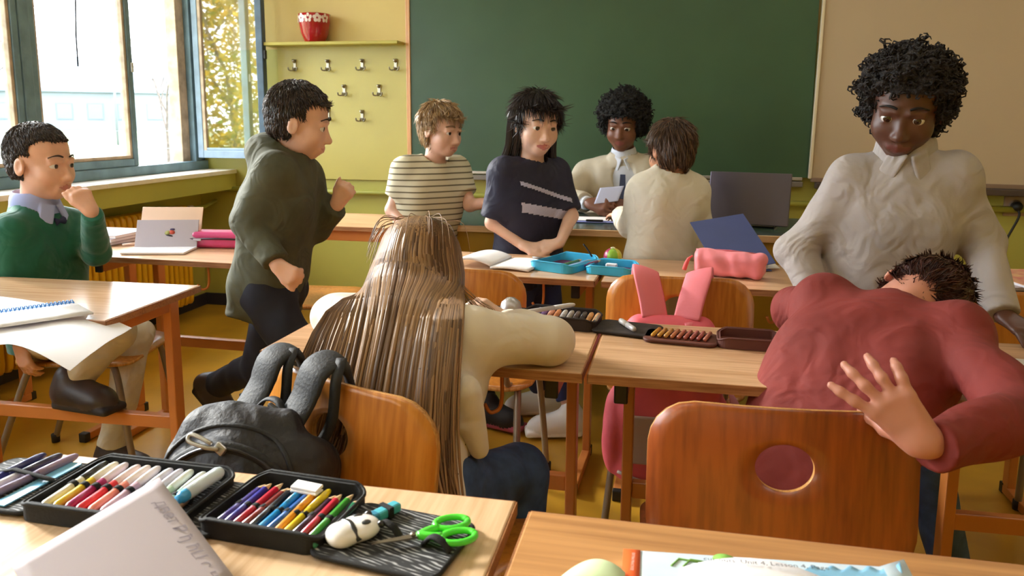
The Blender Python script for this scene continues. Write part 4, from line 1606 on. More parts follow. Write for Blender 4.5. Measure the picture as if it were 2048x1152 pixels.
# ---- child in the white top at the teacher's desk
J = dict(head=at(1340, 300, 2.80), H=0.205, fwd=(-0.55, 0.75, -0.25), up=(0.0, 0.1, 1), N=at(1338, 355, 2.79), SL=at(1292, 384, 2.76), SR=at(1386, 384, 2.84),
         EL=at(1262, 452, 2.84), WL=at(1240, 430, 2.99), ER=at(1402, 462, 2.82), WR=at(1385, 520, 2.78), P=at(1322, 520, 2.77), HL=at(1300, 535, 2.74), HR=at(1344, 535, 2.80),
         KL=at(1296, 680, 2.76), KR=at(1340, 680, 2.80), AL=(-0.09, 2.77, 0.075), AR=(0.02, 2.82, 0.075), toeL=(-0.5, 0.8, 0), toeR=(-0.5, 0.8, 0),
         hl=dict(fdir=(-0.4, 0.8, -0.1), back=(0, 0, 1), side=-1, L=0.115, curl=(15, 20, 15)), hr=dict(fdir=(0.0, 0.0, -1), back=(0.7, -0.5, 0), side=1, L=0.115, curl=(15, 25, 15)))
person('person', 'brown-haired child in cream white top standing before the teacher', J, 'C98F6E', 'B06A5A',
       [('white_top', mat('top_cream_white', 'D9D1C2', 0.85, var=0.04, bump=0.04, bscale=300, wr=0.35, ws=11.0), dict(kind='top', g=0.016, sg=0.018, fold=0.003, ff=45, hem=0.10, cuff=0.9)),
        ('trousers', mat('trousers_cream', 'CFC6B5', 0.85), dict(kind='legs')), ('shoes', m_shoe_w, dict(kind='shoes', drop=0.066))],
       h=0.0055, hair=hair_short(mat('hair_brown', '4A3527', 0.5, var=0.25, vscale=50, bump=0.5, bscale=420, stretch=(1, 1, 0.14)), 0.025, 0.22, 0.0, -0.34, fl='6E5038', fd='2E1F16', flen=0.18, lf=0.6))

# ---- long-haired girl seated with her back to us
J = dict(head=at(846, 548, 1.53), H=0.215, fwd=(0.15, 0.90, -0.42), up=(-0.05, 0.42, 0.9), N=at(840, 645, 1.41), SL=at(742, 680, 1.37), SR=at(932, 680, 1.36),
         EL=(-0.70, 1.52, 0.748), WL=(-0.575, 1.66, 0.740), ER=at(1098, 705, 1.44), WR=at(1012, 664, 1.59), P=(-0.455, 1.21, 0.505), HL=(-0.54, 1.23, 0.50), HR=(-0.375, 1.25, 0.50),
         KL=(-0.60, 1.50, 0.47), KR=(-0.275, 1.43, 0.475), AL=(-0.60, 1.46, 0.075), AR=(-0.262, 1.37, 0.075), toeL=(0, 1, 0), toeR=(0.1, 1, 0),
         hl=dict(fdir=(0.9, 0.3, 0.25), back=(0, 0.4, 0.9), side=-1, L=0.125, curl=(20, 30, 20)), hr=dict(fdir=(-0.75, -0.15, 0.42), back=(0.3, -0.6, 0.75), side=1, L=0.125, curl=(30, 45, 30)))
J['ER'].z = 0.744
J['WR'].z = 0.736
m_card = mat('cardigan_cream', 'DCD0C0', 0.9, var=0.05, vscale=10, sheen=0.3, bump=0.05, bscale=500, wr=0.30, ws=11.0)
m_blouse = bpy.data.materials.new('blouse_print')
m_blouse.use_nodes = True
_nt = m_blouse.node_tree
_b = _nt.nodes['Principled BSDF']
_b.inputs['Roughness'].default_value = 0.85
_tc = _nt.nodes.new('ShaderNodeTexCoord')
_vo = _nt.nodes.new('ShaderNodeTexVoronoi')
_vo.inputs['Scale'].default_value = 62
_nt.links.new(_tc.outputs['Object'], _vo.inputs['Vector'])
_rp = _nt.nodes.new('ShaderNodeValToRGB')
_rp.color_ramp.interpolation = 'CONSTANT'
_rp.color_ramp.elements[0].color = rgb('3A2A2A')
_rp.color_ramp.elements[1].color = rgb('E6DDD6')
_rp.color_ramp.elements[1].position = 0.21
_nt.links.new(_vo.outputs['Distance'], _rp.inputs[0])
_nt.links.new(_rp.outputs[0], _b.inputs['Base Color'])
m_hlt = hair_material('hair_strands_light', 'AD8762', '573D2B')


def hair_long_light(root, c, M, H):
    hair_short(mat('hair_light_brown_base', '5C4330', 0.45, bump=0.3, bscale=150), 0.03, 0.27, 0.0, -0.5, fuzz=0)(root, c, M, H)
    rs = random.Random(11)
    paths = []
    W = lambda x, y, z: c + (M[0] * x + M[1] * y + M[2] * z) * H
    for i in range(1700):
        t = rs.uniform(-1, 1)                          # -1 her right ... +1 her left
        t = math.copysign(abs(t) ** 0.9, t)
        dep = rs.random()
        ph = t * math.radians(108)
        E_ = lambda e, g=1.0: W(0.372 * g * math.cos(e) * math.sin(ph), -0.075 - 0.445 * g * math.cos(e) * math.cos(ph), 0.13 + 0.405 * g * math.sin(e))
        e0 = math.radians(rs.uniform(62, 88))
        part, up1, up2, mid = E_(e0, 0.98), E_(e0 * 0.72 + 0.05, 1.02), E_(e0 * 0.4, 1.03), E_(-0.12, 1.05 + 0.05 * dep)
        nk = W(math.sin(ph) * (0.45 + 0.03 * dep), -0.17 - 0.44 * math.cos(ph) * (1 - 0.10 * dep), -0.17)
        fall = rs.uniform(0.80, 1.0) * (0.34 if t < 0.25 else 0.26)
        sh = V3(0.235 * math.sin(-ph) * 1.0, 0, 0)
        x_end = -0.480 + (-t) * (0.128 + 0.02 * rs.random()) + (0.0 if t < 0.3 else -0.03 * (t - 0.3))
        rim = 0.03 * abs(t) ** 3
        p3 = V3(-0.485 - t * 0.128, 1.262 + 0.02 * dep + rim, 0.832 - 0.02 * abs(t))
        p4 = V3(x_end, 1.140 + 0.02 * dep + rim, 0.655)
        ze = 0.655 - (fall - 0.12)
        p5 = V3(x_end + 0.03 * (1 if t < 0.2 else -0.3) + rs.uniform(-0.012, 0.012), 1.078 + 0.02 * dep + rim + rs.uniform(-0.006, 0.006), ze + (0.05 if rs.random() < 0.3 else 0))
        paths.append(catmull([part, up1, up2, mid, nk, p3, p4, p5], 4))
    for i in range(20):                                # fly-away hairs
        ph = rs.uniform(-1.7, 1.7)
        a = W(math.sin(ph) * 0.2, -0.1 - 0.2 * math.cos(ph), 0.50)
        b = W(math.sin(ph) * 0.42, -0.1 - 0.40 * math.cos(ph), 0.38 + 0.1 * rs.random())
        d = W(math.sin(ph) * 0.52, -0.1 - 0.48 * math.cos(ph), 0.0 + 0.25 * rs.random())
        paths.append([V3(q) for q in (np.array(x) for x in catmull([a, b, d], 5))])
    for i in range(16):                                # loose locks over her right sleeve
        a = W(-0.42, -0.1, -0.2 + 0.1 * rs.random())
        b = V3(-0.365 + 0.05 * rs.random(), 1.40, 0.80)
        d = V3(-0.345 + 0.07 * rs.random(), 1.37 + 0.05 * rs.random(), 0.735)
        paths.append(catmull([a, (a + b) / 2 + V3(0.01, -0.02, 0.0), b, d], 4))
    h = child_of(root, 'hair')
    n = len(paths)
    link('long_locks', strands_mesh('long_locks', paths[:1700], 0.0050, 4, 0.3, Vector(root.location)), m_hlt, h)
    link('loose_hairs', strands_mesh('loose_hairs', paths[1700:], 0.0008, 4, 1.0, Vector(root.location)), m_hlt, h)


def flare(F, J):
    F.cone(J['P'] + V3(0.115, 0.045, 0.19), J['P'] + V3(0.138, 0.055, 0.085), 0.030, 0.018, 0.03)


person('person', 'seated girl with very long light brown hair and cream cardigan leaning on her desk', J, 'E0B9A0', 'C0807A',
       [('blouse', m_blouse, dict(kind='top', g=0.010, sg=0.004, sleeve=0.4, hem=0.05)),
        ('cardigan', m_card, dict(kind='top', g=0.016, sg=0.018, fold=0.003, ff=42, cuff=0.7, extra=flare, end=-0.12, neck=0.21, neckup=-0.02)),
        ('jeans', m_jeans, dict(kind='legs', g=0.010)), ('shoes', m_shoe_w, dict(kind='shoes', drop=0.066))],
       h=0.0045, hair=hair_long_light, face=True)

# ---- child in the white shirt leaning a hand on the desk
J = dict(head=at(1812, 212, 1.95), H=0.226, fwd=(-0.30, -0.90, -0.30), up=(0.06, -0.1, 1), N=at(1806, 328, 1.99), SL=at(1912, 355, 1.97), SR=at(1706, 358, 2.0),
         EL=at(1962, 488, 1.98), WL=at(2006, 632, 1.85), ER=at(1588, 500, 2.0), WR=at(1640, 605, 1.93), P=at(1740, 640, 2.03), HL=at(1785, 665, 2.03), HR=at(1695, 665, 2.03),
         KL=at(1838, 850, 2.0), KR=at(1660, 850, 2.0), AL=(0.70, 1.93, 0.075), AR=at(1635, 1000, 2.05), toeL=(-0.2, -1, 0), toeR=(-0.3, -1, 0),
         hl=dict(fdir=(0.35, -0.85, -0.25), back=(0, -0.2, 1), side=1, L=0.13, curl=(12, 15, 10), thumb=(35, 15)), hr=dict(fdir=(0.7, -0.5, -0.3), back=(-0.3, -0.9, 0.2), side=-1, L=0.13, curl=(35, 45, 30)))
J['AR'].z = 0.075
m_wsh = mat('shirt_white_grey', 'AEA4A0', 0.8, var=0.05, vscale=8, bump=0.05, bscale=200, wr=0.41, ws=11.0)
r, Jn, M, H = person('person', 'dark-haired child in white shirt leaning one hand on a desk', J, '5E3A2C', '6E3E38',
                     [('shirt', m_wsh, dict(kind='top', g=0.016, sg=0.016, fold=0.005, ff=38, hem=0.08, cuff=0.9, neck=0.25)),
                      ('jeans', m_jeans, dict(kind='legs', g=0.012)), ('shoes', m_shoe_d, dict(kind='shoes', drop=0.066))],
                     h=0.0045, hair=hair_afro(mat('hair_curly_dark', '1E1412', 0.7, var=0.4, vscale=110, bump=0.8, bscale=240), (0.44, 0.47, 0.42), 0.17, -0.10, 0.24, 21, -0.12, 0.007), brow='150E0C')
collar(r, Jn, m_wsh, 0.225 * H, 0.014, 0.035, 0.05)

# ---- child in the red jumper slumped over the desk, hand back on the chair
J = dict(head=(0.488, 1.655, 0.806), H=0.212, fwd=(-0.62, 0.05, -0.78), up=(0.45, 0.82, -0.25), N=(0.405, 1.535, 0.79), SL=(0.30, 1.60, 0.80), SR=(0.50, 1.475, 0.79),
         EL=(0.27, 1.74, 0.755), WL=(0.44, 1.72, 0.735), ER=(0.515, 1.225, 0.735), WR=at(1856, 892, 1.075), P=(0.20, 1.30, 0.505), HL=(0.115, 1.34, 0.50), HR=(0.28, 1.34, 0.50),
         KL=(0.10, 1.62, 0.47), KR=(0.31, 1.62, 0.47), AL=(0.10, 1.60, 0.075), AR=(0.32, 1.60, 0.075), toeL=(0, 1, 0), toeR=(0, 1, 0),
         hl=dict(fdir=(0.9, -0.1, 0), back=(0, 0, 1), side=-1, L=0.125, curl=(15, 20, 15)),
         hr=dict(fdir=(-0.66, 0.10, 0.74), back=(-0.1, -1, 0.1), side=1, L=0.150, curl=((0, 10, 12), (4, 18, 18), (8, 24, 20), (10, 26, 22)), spread=13, thumb=(70, 20), thumb_up=0.75))
m_red = mat('jumper_red', '7A2620', 0.8, var=0.1, vscale=8, bump=0.05, bscale=300, wr=0.35, ws=11.0)
wr = V3(tuple(J['WR']))
person('person', 'child in red jumper slumped over a desk with one hand on the chair back', J, 'C98A76', 'A8605A',
       [('jumper', m_red, dict(kind='top', g=0.020, sg=0.018, fold=0.004, ff=36, hem=0.08, cuff=0.9)), ('jeans', m_jeans, dict(kind='legs', g=0.010)),
        ('shoes', m_shoe_d, dict(kind='shoes', drop=0.066))],
       h=0.005, hair=hair_short(mat('hair_auburn', '4A2620', 0.5, var=0.25, vscale=50, bump=0.5, bscale=420, stretch=(1, 1, 0.14)), 0.03, 0.25, 0.0, -0.36, fl='5A3026', fd='2A1512', flen=0.18, lf=0.2),
       fine=[(wr - V3(0.17, 0.05, 0.05), wr + V3(0.02, 0.06, 0.15), 0.003)])

# ================================================================ THINGS ON THE DESKS
def atz(u, v, z):
    d = CAM_R @ Vector((u - PPX, PPY - v, -FPX))
    return Vector((0, 0, CAM_H)) + d * ((z - CAM_H) / d.z)


Z0 = DH
m_paper = mat('paper_white', 'EDEAEE', 0.75, var=0.02, vscale=6)
m_paperl = mat('paper_lilac', 'B9AEB6', 0.7, var=0.02, vscale=6)
m_cloth_b = mat('case_black_cloth', '141314', 0.75, var=0.25, vscale=40, bump=0.1, bscale=300)
m_elast = mat('elastic_black', '0E0D0E', 0.8, bump=0.2, bscale=500)


def lining_mat():
    """black lining printed all over with small pale handwriting-like squiggles"""
    m = bpy.data.materials.new('case_printed_lining')
    m.use_nodes = True
    nt = m.node_tree
    b = nt.nodes['Principled BSDF']
    b.inputs['Roughness'].default_value = 0.7
    tc = nt.nodes.new('ShaderNodeTexCoord')
    mp = nt.nodes.new('ShaderNodeMapping')
    mp.inputs['Rotation'].default_value = (0, 0, 0.5)
    mp.inputs['Scale'].default_value = (38, 110, 1)
    nt.links.new(tc.outputs['Object'], mp.inputs[0])
    nz = nt.nodes.new('ShaderNodeTexNoise')
    nz.inputs['Scale'].default_value = 1.3
    nz.inputs['Detail'].default_value = 1.5
    nt.links.new(mp.outputs[0], nz.inputs['Vector'])
    w = nt.nodes.new('ShaderNodeTexWave')
    w.bands_direction = 'Y'
    w.inputs['Scale'].default_value = 0.6
    w.inputs['Distortion'].default_value = 7
    w.inputs['Detail'].default_value = 1
    nt.links.new(mp.outputs[0], w.inputs['Vector'])
    mu = nt.nodes.new('ShaderNodeMath')
    mu.operation = 'MULTIPLY'
    nt.links.new(nz.outputs['Fac'], mu.inputs[0])
    nt.links.new(w.outputs['Fac'], mu.inputs[1])
    rp = nt.nodes.new('ShaderNodeValToRGB')
    rp.color_ramp.elements[0].color = rgb('1A1A1C')
    rp.color_ramp.elements[1].color = rgb('A7A7A9')
    rp.color_ramp.elements[0].position = 0.36
    rp.color_ramp.elements[1].position = 0.56
    nt.links.new(mu.outputs[0], rp.inputs[0])
    nt.links.new(rp.outputs[0], b.inputs['Base Color'])
    return m


m_lin = lining_mat()


def shell_tray(name, w, d, hgt, m_out, m_in, parent, loc, rz=0.0, wall=0.006, r=0.018, dip=0.35):
    """soft clam half: floor panel with a raised rim that dips towards the hinge sides"""
    out = round_rect(w, d, r, 6)
    inn = round_rect(w - 2 * wall, d - 2 * wall, max(0.004, r - wall), 6)
    n = len(out)
    V = [(x, y, 0.0) for x, y in out]
    hh = lambda x: hgt * (1 - dip * max(0.0, (abs(x) / (w / 2)) - 0.72) / 0.28)
    V += [(x, y, hh(x)) for x, y in out]
    V += [(x, y, hh(x)) for x, y in inn]
    V += [(x, y, 0.004) for x, y in inn]
    F, M = [tuple(range(n))[::-1]], [0]
    for a in (0, 1, 2):
        for k in range(n):
            F.append((a * n + k, a * n + (k + 1) % n, (a + 1) * n + (k + 1) % n, (a + 1) * n + k))
            M.append(0)
    F.append(tuple(3 * n + k for k in range(n)))
    M.append(1)
    o = link(name, mesh_from(name, V, F, False, M), [m_out, m_in], parent, loc, (0, 0, rz))
    rim = [(x, y, hh(x)) for x, y in out]
    tube('zip_edge', rim + [rim[0]], 0.0022, m_out, o, 6)
    return o


def flap(name, w, d, m_out, m_in, parent, loc, rz=0.0, t=0.005, rot=None):
    out = round_rect(w, d, 0.016, 6)
    n = len(out)
    V, F = prism_vf(out, 0, t)
    M = [0, 1] + [0] * n
    o = link(name, mesh_from(name, V, F, False, M), [m_out, m_in], parent, loc, rot or (0, 0, rz))
    tube('zip_edge', [(x, y, t * 0.6) for x, y in out] + [(out[0][0], out[0][1], t * 0.6)], 0.003, m_out, o, 6)
    return o


def pen(col, colname, x, y, z, L, r, rz, label, group, cap=None, tilt=0.0, cat='felt-tip pen', name='felt_pen', capfrac=0.4, pencil=False):
    """pen lying along local +y with its cap at the far end"""
    o = empty(name, (x, y, z), rz, label, cat, group)
    o.rotation_euler = (tilt, 0, rz)
    mb = mat('pen_' + col, col, 0.3, coat=0.3)
    mc = mat('pencap_' + (cap or col), cap or col, 0.3, coat=0.3)
    q = -math.pi / 2
    if pencil:
        lathe('barrel', [(0.0, 0.0), (r, 0.0005), (r, L * 0.86)], mb, o, (0, 0, r), (q, 0, 0), 6)
        lathe('tip', [(r, L * 0.86), (r * 0.35, L * 0.965), (0, L)], mat('pencil_wood', 'D9B88C', 0.7), o, (0, 0, r), (q, 0, 0), 6)
    else:
        lathe('barrel', [(0.0, 0.0), (r * 0.7, 0.0), (r * 0.8, 0.004), (r, 0.006), (r, L * (1 - capfrac))], mb, o, (0, 0, r), (q, 0, 0), 12)
        lathe('cap', [(r * 1.06, L * (1 - capfrac) - 0.001), (r * 1.08, L * 0.9), (r * 0.85, L * 0.97), (r * 0.5, L), (0, L)], mc, o, (0, 0, r), (q, 0, 0), 12)
    return o


# ---- the long black pencil case on the front desk
pc = empty('pencil_case', (-0.55, 0.78, Z0 + 0.001), 0, 'long black pencil case lying open in four panels beside the white booklet', 'pencil case')
tr1 = shell_tray('tray', 0.205, 0.138, 0.026, m_cloth_b, m_cloth_b, pc, (-0.083, 0.004, 0), A(-1))
lin_p = flap('hinge_panel', 0.075, 0.125, m_cloth_b, m_lin, pc, (0.022, 0.004, 0.0005), A(-2), 0.006)
tr2 = shell_tray('tray', 0.155, 0.128, 0.024, m_cloth_b, m_cloth_b, pc, (0.118, 0.008, 0), A(-4))
fl1 = flap('end_flap', 0.135, 0.128, m_cloth_b, m_lin, pc, (-0.248, 0.006, 0.001), A(2), 0.006)
fl2 = flap('end_flap', 0.150, 0.118, m_cloth_b, m_lin, pc, (0.262, -0.016, 0.001), A(-8), 0.006)
g1 = 'felt-tip pens in the black pencil case tray beside the booklet'
row1 = [('E9E2CF', 'cream', '2B2A2A'), ('E3C232', 'yellow', 'F1EBD2'), ('A52F68', 'magenta', 'E9DDE6'), ('E23A46', 'red', 'F3DCDC'), ('F0907C', 'salmon', 'F6E9E6'), ('D9B6C8', 'rose', 'EFE6EA'),
        ('B7B4C9', 'lilac grey', 'DDDCE6'), ('A8A2BC', 'violet grey', 'CFCBDD'), ('BFD6B8', 'pale green', 'E2E8DE'), ('9DBFAE', 'sage green', 'D7E0DC'), ('B9855E', 'light brown', 'D8C3B4')]
for i, (c1, nm, c2) in enumerate(row1):
    x = -0.717 + 0.0158 * i
    pen(c1, nm, x, 0.733 + 0.001 * (i % 3), Z0 + 0.006, 0.108, 0.0052, A(-2 + (i % 3)), nm + ' felt-tip pen with pale cap in the black pencil case', g1, c2, A(4))
pen('3AA3DE', 'bright blue', -0.548, 0.752, Z0 + 0.022, 0.075, 0.0075, A(-8), 'thick white and bright blue marker on top of the felt-tip pens', g1, 'D6E6F2', A(2), 'marker', 'marker', 0.8)
g2 = 'colour pencils in the black pencil case tray beside the scissors'
row2 = [('4A3C92', 'violet'), ('3B369E', 'indigo'), ('C2203A', 'crimson'), ('8C3430', 'brick brown'), ('26282E', 'black'), ('1F93D3', 'sky blue'), ('2C64B4', 'royal blue'), ('EE9C2E', 'orange'),
        ('E5CA22', 'yellow'), ('3A1D3A', 'plum'), ('D22E44', 'bright red'), ('469C38', 'grass green'), ('2E7D58', 'dark green')]
for i, (c1, nm) in enumerate(row2):
    x = -0.496 + 0.0108 * i
    y = 0.734 - 0.0009 * i
    pen(c1, nm, x, y, Z0 + 0.006, 0.106 + 0.004 * ((i * 7) % 3 - 1), 0.0043, A(-6 + 1.5 * ((i * 5) % 3 - 1)), nm + ' pencil held by an elastic loop in the black pencil case', g2, None, A(3), 'pencil', 'colour_pencil', pencil=i not in (5, 7, 8))
    lp = lathe('elastic_loop', [(0.0052, -0.004), (0.0060, -0.003), (0.0060, 0.003), (0.0052, 0.004)], m_elast, pc, (x + 0.55 + 0.0055, y - 0.78 + 0.052, 0.0105), (math.pi / 2, 0, A(-5)), 10, False)
for i in range(11):
    lathe('elastic_loop', [(0.0062, -0.004), (0.0070, -0.003), (0.0070, 0.003), (0.0062, 0.004)], m_elast, pc, (-0.717 + 0.0158 * i + 0.55 + 0.001, 0.733 - 0.78 + 0.05, 0.013), (math.pi / 2, 0, A(-1)), 10, False)
er = empty('paper_wrapper', (-0.4235, 0.826, Z0 + 0.016), A(-6), 'folded white paper slip lying across the colour pencils', 'paper')
obox('upper_fold', (0.036, 0.017, 0.004), m_paper, er, (0, 0, 0.007), (A(6), A(2), 0), 0.0012)
obox('lower_fold', (0.036, 0.017, 0.003), m_paper, er, (0.001, -0.002, 0.003), (A(-4), 0, 0), 0.0012)
# pens and ruler on the left flap
for i, (c1, c2, nm) in enumerate((('3B3F86', '2E3270', 'dark blue'), ('E4E1EC', '35334A', 'white and black'), ('8C7C9C', 'A48FB0', 'mauve'))):
    pen(c1, nm, -0.828 + 0.018 * i, 0.735 + 0.004 * i, Z0 + 0.009, 0.118, 0.0052, A(-4 - i * 2), nm + ' pen strapped on the end flap of the black pencil case', 'pens on the end flap', c2, 0.0, 'pen', 'ballpoint_pen', 0.5)
rl = prism('ruler', [(-0.009, 0), (0.009, 0), (0.009, 0.118), (-0.009, 0.118)], 0, 0.002, mat('ruler_blue', '7FC4EE', 0.15, coat=0.6), None, (-0.772, 0.728, Z0 + 0.009), (0, 0, A(-3)))
tag(rl, 'translucent light blue ruler strapped on the end flap', 'ruler')
for (yy) in (0.79,):
    tube('elastic_strap', [(-0.30, 0.012, 0.012), (-0.26, 0.012, 0.021), (-0.215, 0.012, 0.014), (-0.19, 0.014, 0.009)], 0.004, m_elast, pc, 6, 0.5)

# panda-shaped sharpener, eraser, scissors on the right flap
pz = Z0 + 0.009
pd = empty('panda_sharpener', (-0.333, 0.752, pz), A(52), 'white panda-shaped pencil sharpener on the black flap', 'sharpener')
m_pw = mat('panda_white', 'EFEAE8', 0.25, coat=0.4)
m_pb = mat('panda_black', '1C1B1D', 0.3, coat=0.3)
F_ = Field((-0.04, -0.035, -0.002), (0.04, 0.035, 0.03), 0.0014)
F_.ell((0.008, 0, 0.008), (0.025, 0.023, 0.011), None, 0.004)
F_.ell((-0.016, 0, 0.007), (0.014, 0.019, 0.012), None, 0.010)
F_.cut((0, 0, 0), (0, 0, -1))
link('shell', F_.mesh('shell'), m_pw, pd)
for (sx, sy, rx, ry, nm) in ((0.012, 0.009, 0.006, 0.005, 'eye_patch'), (0.012, -0.009, 0.006, 0.005, 'eye_patch'), (0.005, 0.0, 0.0025, 0.003, 'nose'), (-0.013, 0.010, 0.004, 0.0035, 'paw'), (-0.013, -0.006, 0.004, 0.0035, 'paw')):
    lathe(nm, [(0, 0.0), (1, 0.0005), (0.8, 0.0012), (0, 0.0016)], m_pb, pd, (sx, sy, 0.0172 if sx > 0 else 0.0160), (0, 0, 0), 12).scale = (rx, ry, 1)
for sy in (1, -1):
    lathe('ear', [(0, -0.003), (0.005, 0), (0.004, 0.004), (0, 0.006)], m_pb, pd, (0.028, 0.014 * sy, 0.010), (0, 0, 0), 12)
tube('black_band', catmull([(-0.003, -0.0215, 0.006), (-0.004, -0.012, 0.0160), (-0.002, 0.002, 0.0180), (-0.004, 0.014, 0.0152), (-0.003, 0.0215, 0.006)], 4), 0.0034, m_pb, pd, 8, 0.6)
obox('blade_slot', (0.004, 0.014, 0.003), mat('slot_brown', '8A705C', 0.4), pd, (-0.0235, 0, 0.0135), (0, A(-35), 0), 0.0006)
es = empty('eraser', (-0.316, 0.800, pz), A(62), 'turquoise and blue two-tone eraser under an elastic strap', 'eraser')
obox('block', (0.040, 0.014, 0.011), mat('eraser_teal', '49AFC0', 0.5), es, (0.004, 0, 0.0055), (0, 0, 0), 0.003)
obox('dark_end', (0.012, 0.0142, 0.0112), mat('eraser_blue', '2B7FA0', 0.5), es, (-0.013, 0, 0.0056), (0, 0, 0), 0.003)
obox('strap', (0.007, 0.02, 0.0128), m_elast, es, (0.006, 0, 0.0064), (0, 0, 0), 0.001)
sc_ = empty('scissors', (-0.262, 0.757, pz + 0.003), A(30), 'small scissors with bright green plastic handles on the black flap', 'scissors')
m_sg = mat('scissor_green', '4FE03A', 0.3, coat=0.4)
m_sm = mat('scissor_steel', '8C8378', 0.3, metal=0.9)
for s, nm in ((1, 'a'), (-1, 'b')):
    ring = [(0.045 + 0.019 * math.cos(t), s * 0.0155 + 0.0125 * math.sin(t), 0.004) for t in [2 * math.pi * k / 18 for k in range(19)]]
    hd = tube('handle', ring, 0.0038, m_sg, sc_, 8)
    tube('handle_shank', catmull([(0.028, s * 0.010, 0.004), (0.016, s * 0.006, 0.004), (0.004, -s * 0.001, 0.004)], 4), [0.0048] * 4 + [0.005] * 5, m_sg, sc_, 8)
    prism('blade', [(0.006, -0.004), (0.006, 0.004), (-0.02, 0.0035), (-0.048, -0.0005 * s), (-0.02, -0.0035)], 0.0025 + 0.0012 * (s > 0), 0.0037 + 0.0012 * (s > 0), m_sm, sc_, (0, 0, 0), (0, 0, A(3 * s)))
lathe('rivet', [(0, 0), (0.0035, 0), (0.003, 0.002), (0, 0.0024)], m_sm, sc_, (-0.002, 0, 0.006), ns=10)
for (x, y, r) in ((-0.299, 0.770, 0), (-0.236, 0.752, 30)):
    tube('elastic_strap', catmull([(x + 0.55 - 0.016, y - 0.78 + 0.004, 0.008), (x + 0.55 - 0.005, y - 0.78 + 0.001, 0.019), (x + 0.55 + 0.008, y - 0.78 - 0.003, 0.017), (x + 0.55 + 0.017, y - 0.78 - 0.006, 0.008)], 4), 0.0055, m_elast, pc, 8, 0.5)


def sheet_vf(P, nu=12, nv=12, warp=None, t=0.0012):
    """curved sheet between four corners P00 P10 P11 P01 with thickness"""
    P = [Vector(p) for p in P]
    V, F = [], []
    for s in (0, 1):
        for j in range(nv + 1):
            for i in range(nu + 1):
                a, b = i / nu, j / nv
                p = (P[0] * (1 - a) + P[1] * a) * (1 - b) + (P[3] * (1 - a) + P[2] * a) * b
                if warp:
                    p = p + Vector(warp(a, b))
                V.append(p + Vector((0, 0, t if s else 0)))
    n = (nu + 1) * (nv + 1)
    for j in range(nv):
        for i in range(nu):
            q = j * (nu + 1) + i
            F.append((q, q + nu + 1, q + nu + 2, q + 1))
            F.append((n + q, n + q + 1, n + q + nu + 2, n + q + nu + 1))
    rim = [i for i in range(nu + 1)] + [j * (nu + 1) + nu for j in range(1, nv + 1)] + [nv * (nu + 1) + i for i in range(nu - 1, -1, -1)] + [j * (nu + 1) for j in range(nv - 1, 0, -1)]
    for k in range(len(rim)):
        a, b = rim[k], rim[(k + 1) % len(rim)]
        F.append((a, b, n + b, n + a))
    return V, F


def sheet(name, P, m, parent=None, warp=None, t=0.0012, nu=12, nv=12):
    V, F = sheet_vf(P, nu, nv, warp, t)
    return link(name, mesh_from(name, V, F, True), m, parent)


# ---- white booklet resting on the near side of the case
A_, B_, C_ = atz(22, 1130, 0.738), atz(318, 957, 0.758), atz(468, 1156, 0.708)
D_ = A_ + (C_ - B_)
D_.z = 0.706
bk = empty('copybook', tuple(A_ * 0 + Vector((0, 0, 0))), 0, 'white copybook with faint handwriting lying over the black pencil case', 'copybook')
n_ = (B_ - A_).cross(C_ - A_).normalized()
if n_.z < 0:
    n_ = -n_
lowv = lambda p, z: Vector((p.x, p.y, z))
sheet('pages', [D_ - Vector((0, 0, 0.004)), C_ - Vector((0, 0, 0.004)), lowv(B_, 0.7275), lowv(A_, 0.7)], m_paper, bk, None, 0.003)
sheet('cover', [D_, C_, B_, A_], m_paperl, bk, None, 0.0014)
e = (C_ - B_).normalized()
tt = text_obj('handwriting', 'двет Р ђ ћЦ с н', 0.018, mat('pencil_grey_print', '8F858F', 0.8), bk, B_ + n_ * 0.003 + e * 0.030 + (A_ - B_).normalized() * 0.022, extrude=0.0, align='LEFT', shear=0.2)
Mx = Matrix((e, n_.cross(e), n_)).transposed()
tt.rotation_euler = Mx.to_euler()

# ---- workbook on the front right desk
wk = empty('workbook', (0, 0, 0), 0, 'open English workbook with orange and light blue page on the oak desk', 'workbook')
TL, TR = atz(1247, 1101, Z0 + 0.010), atz(1806, 1138, Z0 + 0.010)
dn = Vector((0.006, -0.26, 0))
xd = (TR - TL).normalized()
m_wkp = mat('workbook_page_blue', 'CFE0EC', 0.5, var=0.05, vscale=14)
m_wko = mat('workbook_orange', 'E8622A', 0.5)
m_wkb = mat('workbook_sky_blue', '86BFE2', 0.5, var=0.08, vscale=20)
m_wkg = mat('workbook_green', '8BC05A', 0.5)
sheet('back_pages', [TL + dn - Vector((0, 0, 0.008)), TR + dn - Vector((0, 0, 0.008)), TR - Vector((0, 0, 0.008)), TL - Vector((0, 0, 0.008))], m_paper, wk, None, 0.007)
sheet('page', [TL + dn, TR + dn, TR, TL], m_wkp, wk, lambda a, b: (0, 0, 0.010 * max(0, a - 0.93) / 0.07 * b), 0.001)
up = Vector((0, 0, 0.0016))
sheet('orange_band', [TL + dn + up, TL + dn + xd * 0.018 + up, TL + xd * 0.018 + up, TL + up], m_wko, wk, None, 0.0004, 2, 4)
sheet('blue_print', [TL + xd * 0.17 + dn * 0.12 + up, TR - xd * 0.008 + dn * 0.14 + up, TR - xd * 0.006 + dn * 0.012 + up, TL + xd * 0.19 + dn * 0.05 + up], m_wkb, wk, lambda a, b: (0, 0.004 * b * math.sin(a * 30), 0.0005 + 0.010 * max(0, a - 0.93) / 0.07 * b), 0.0002, 40, 3)
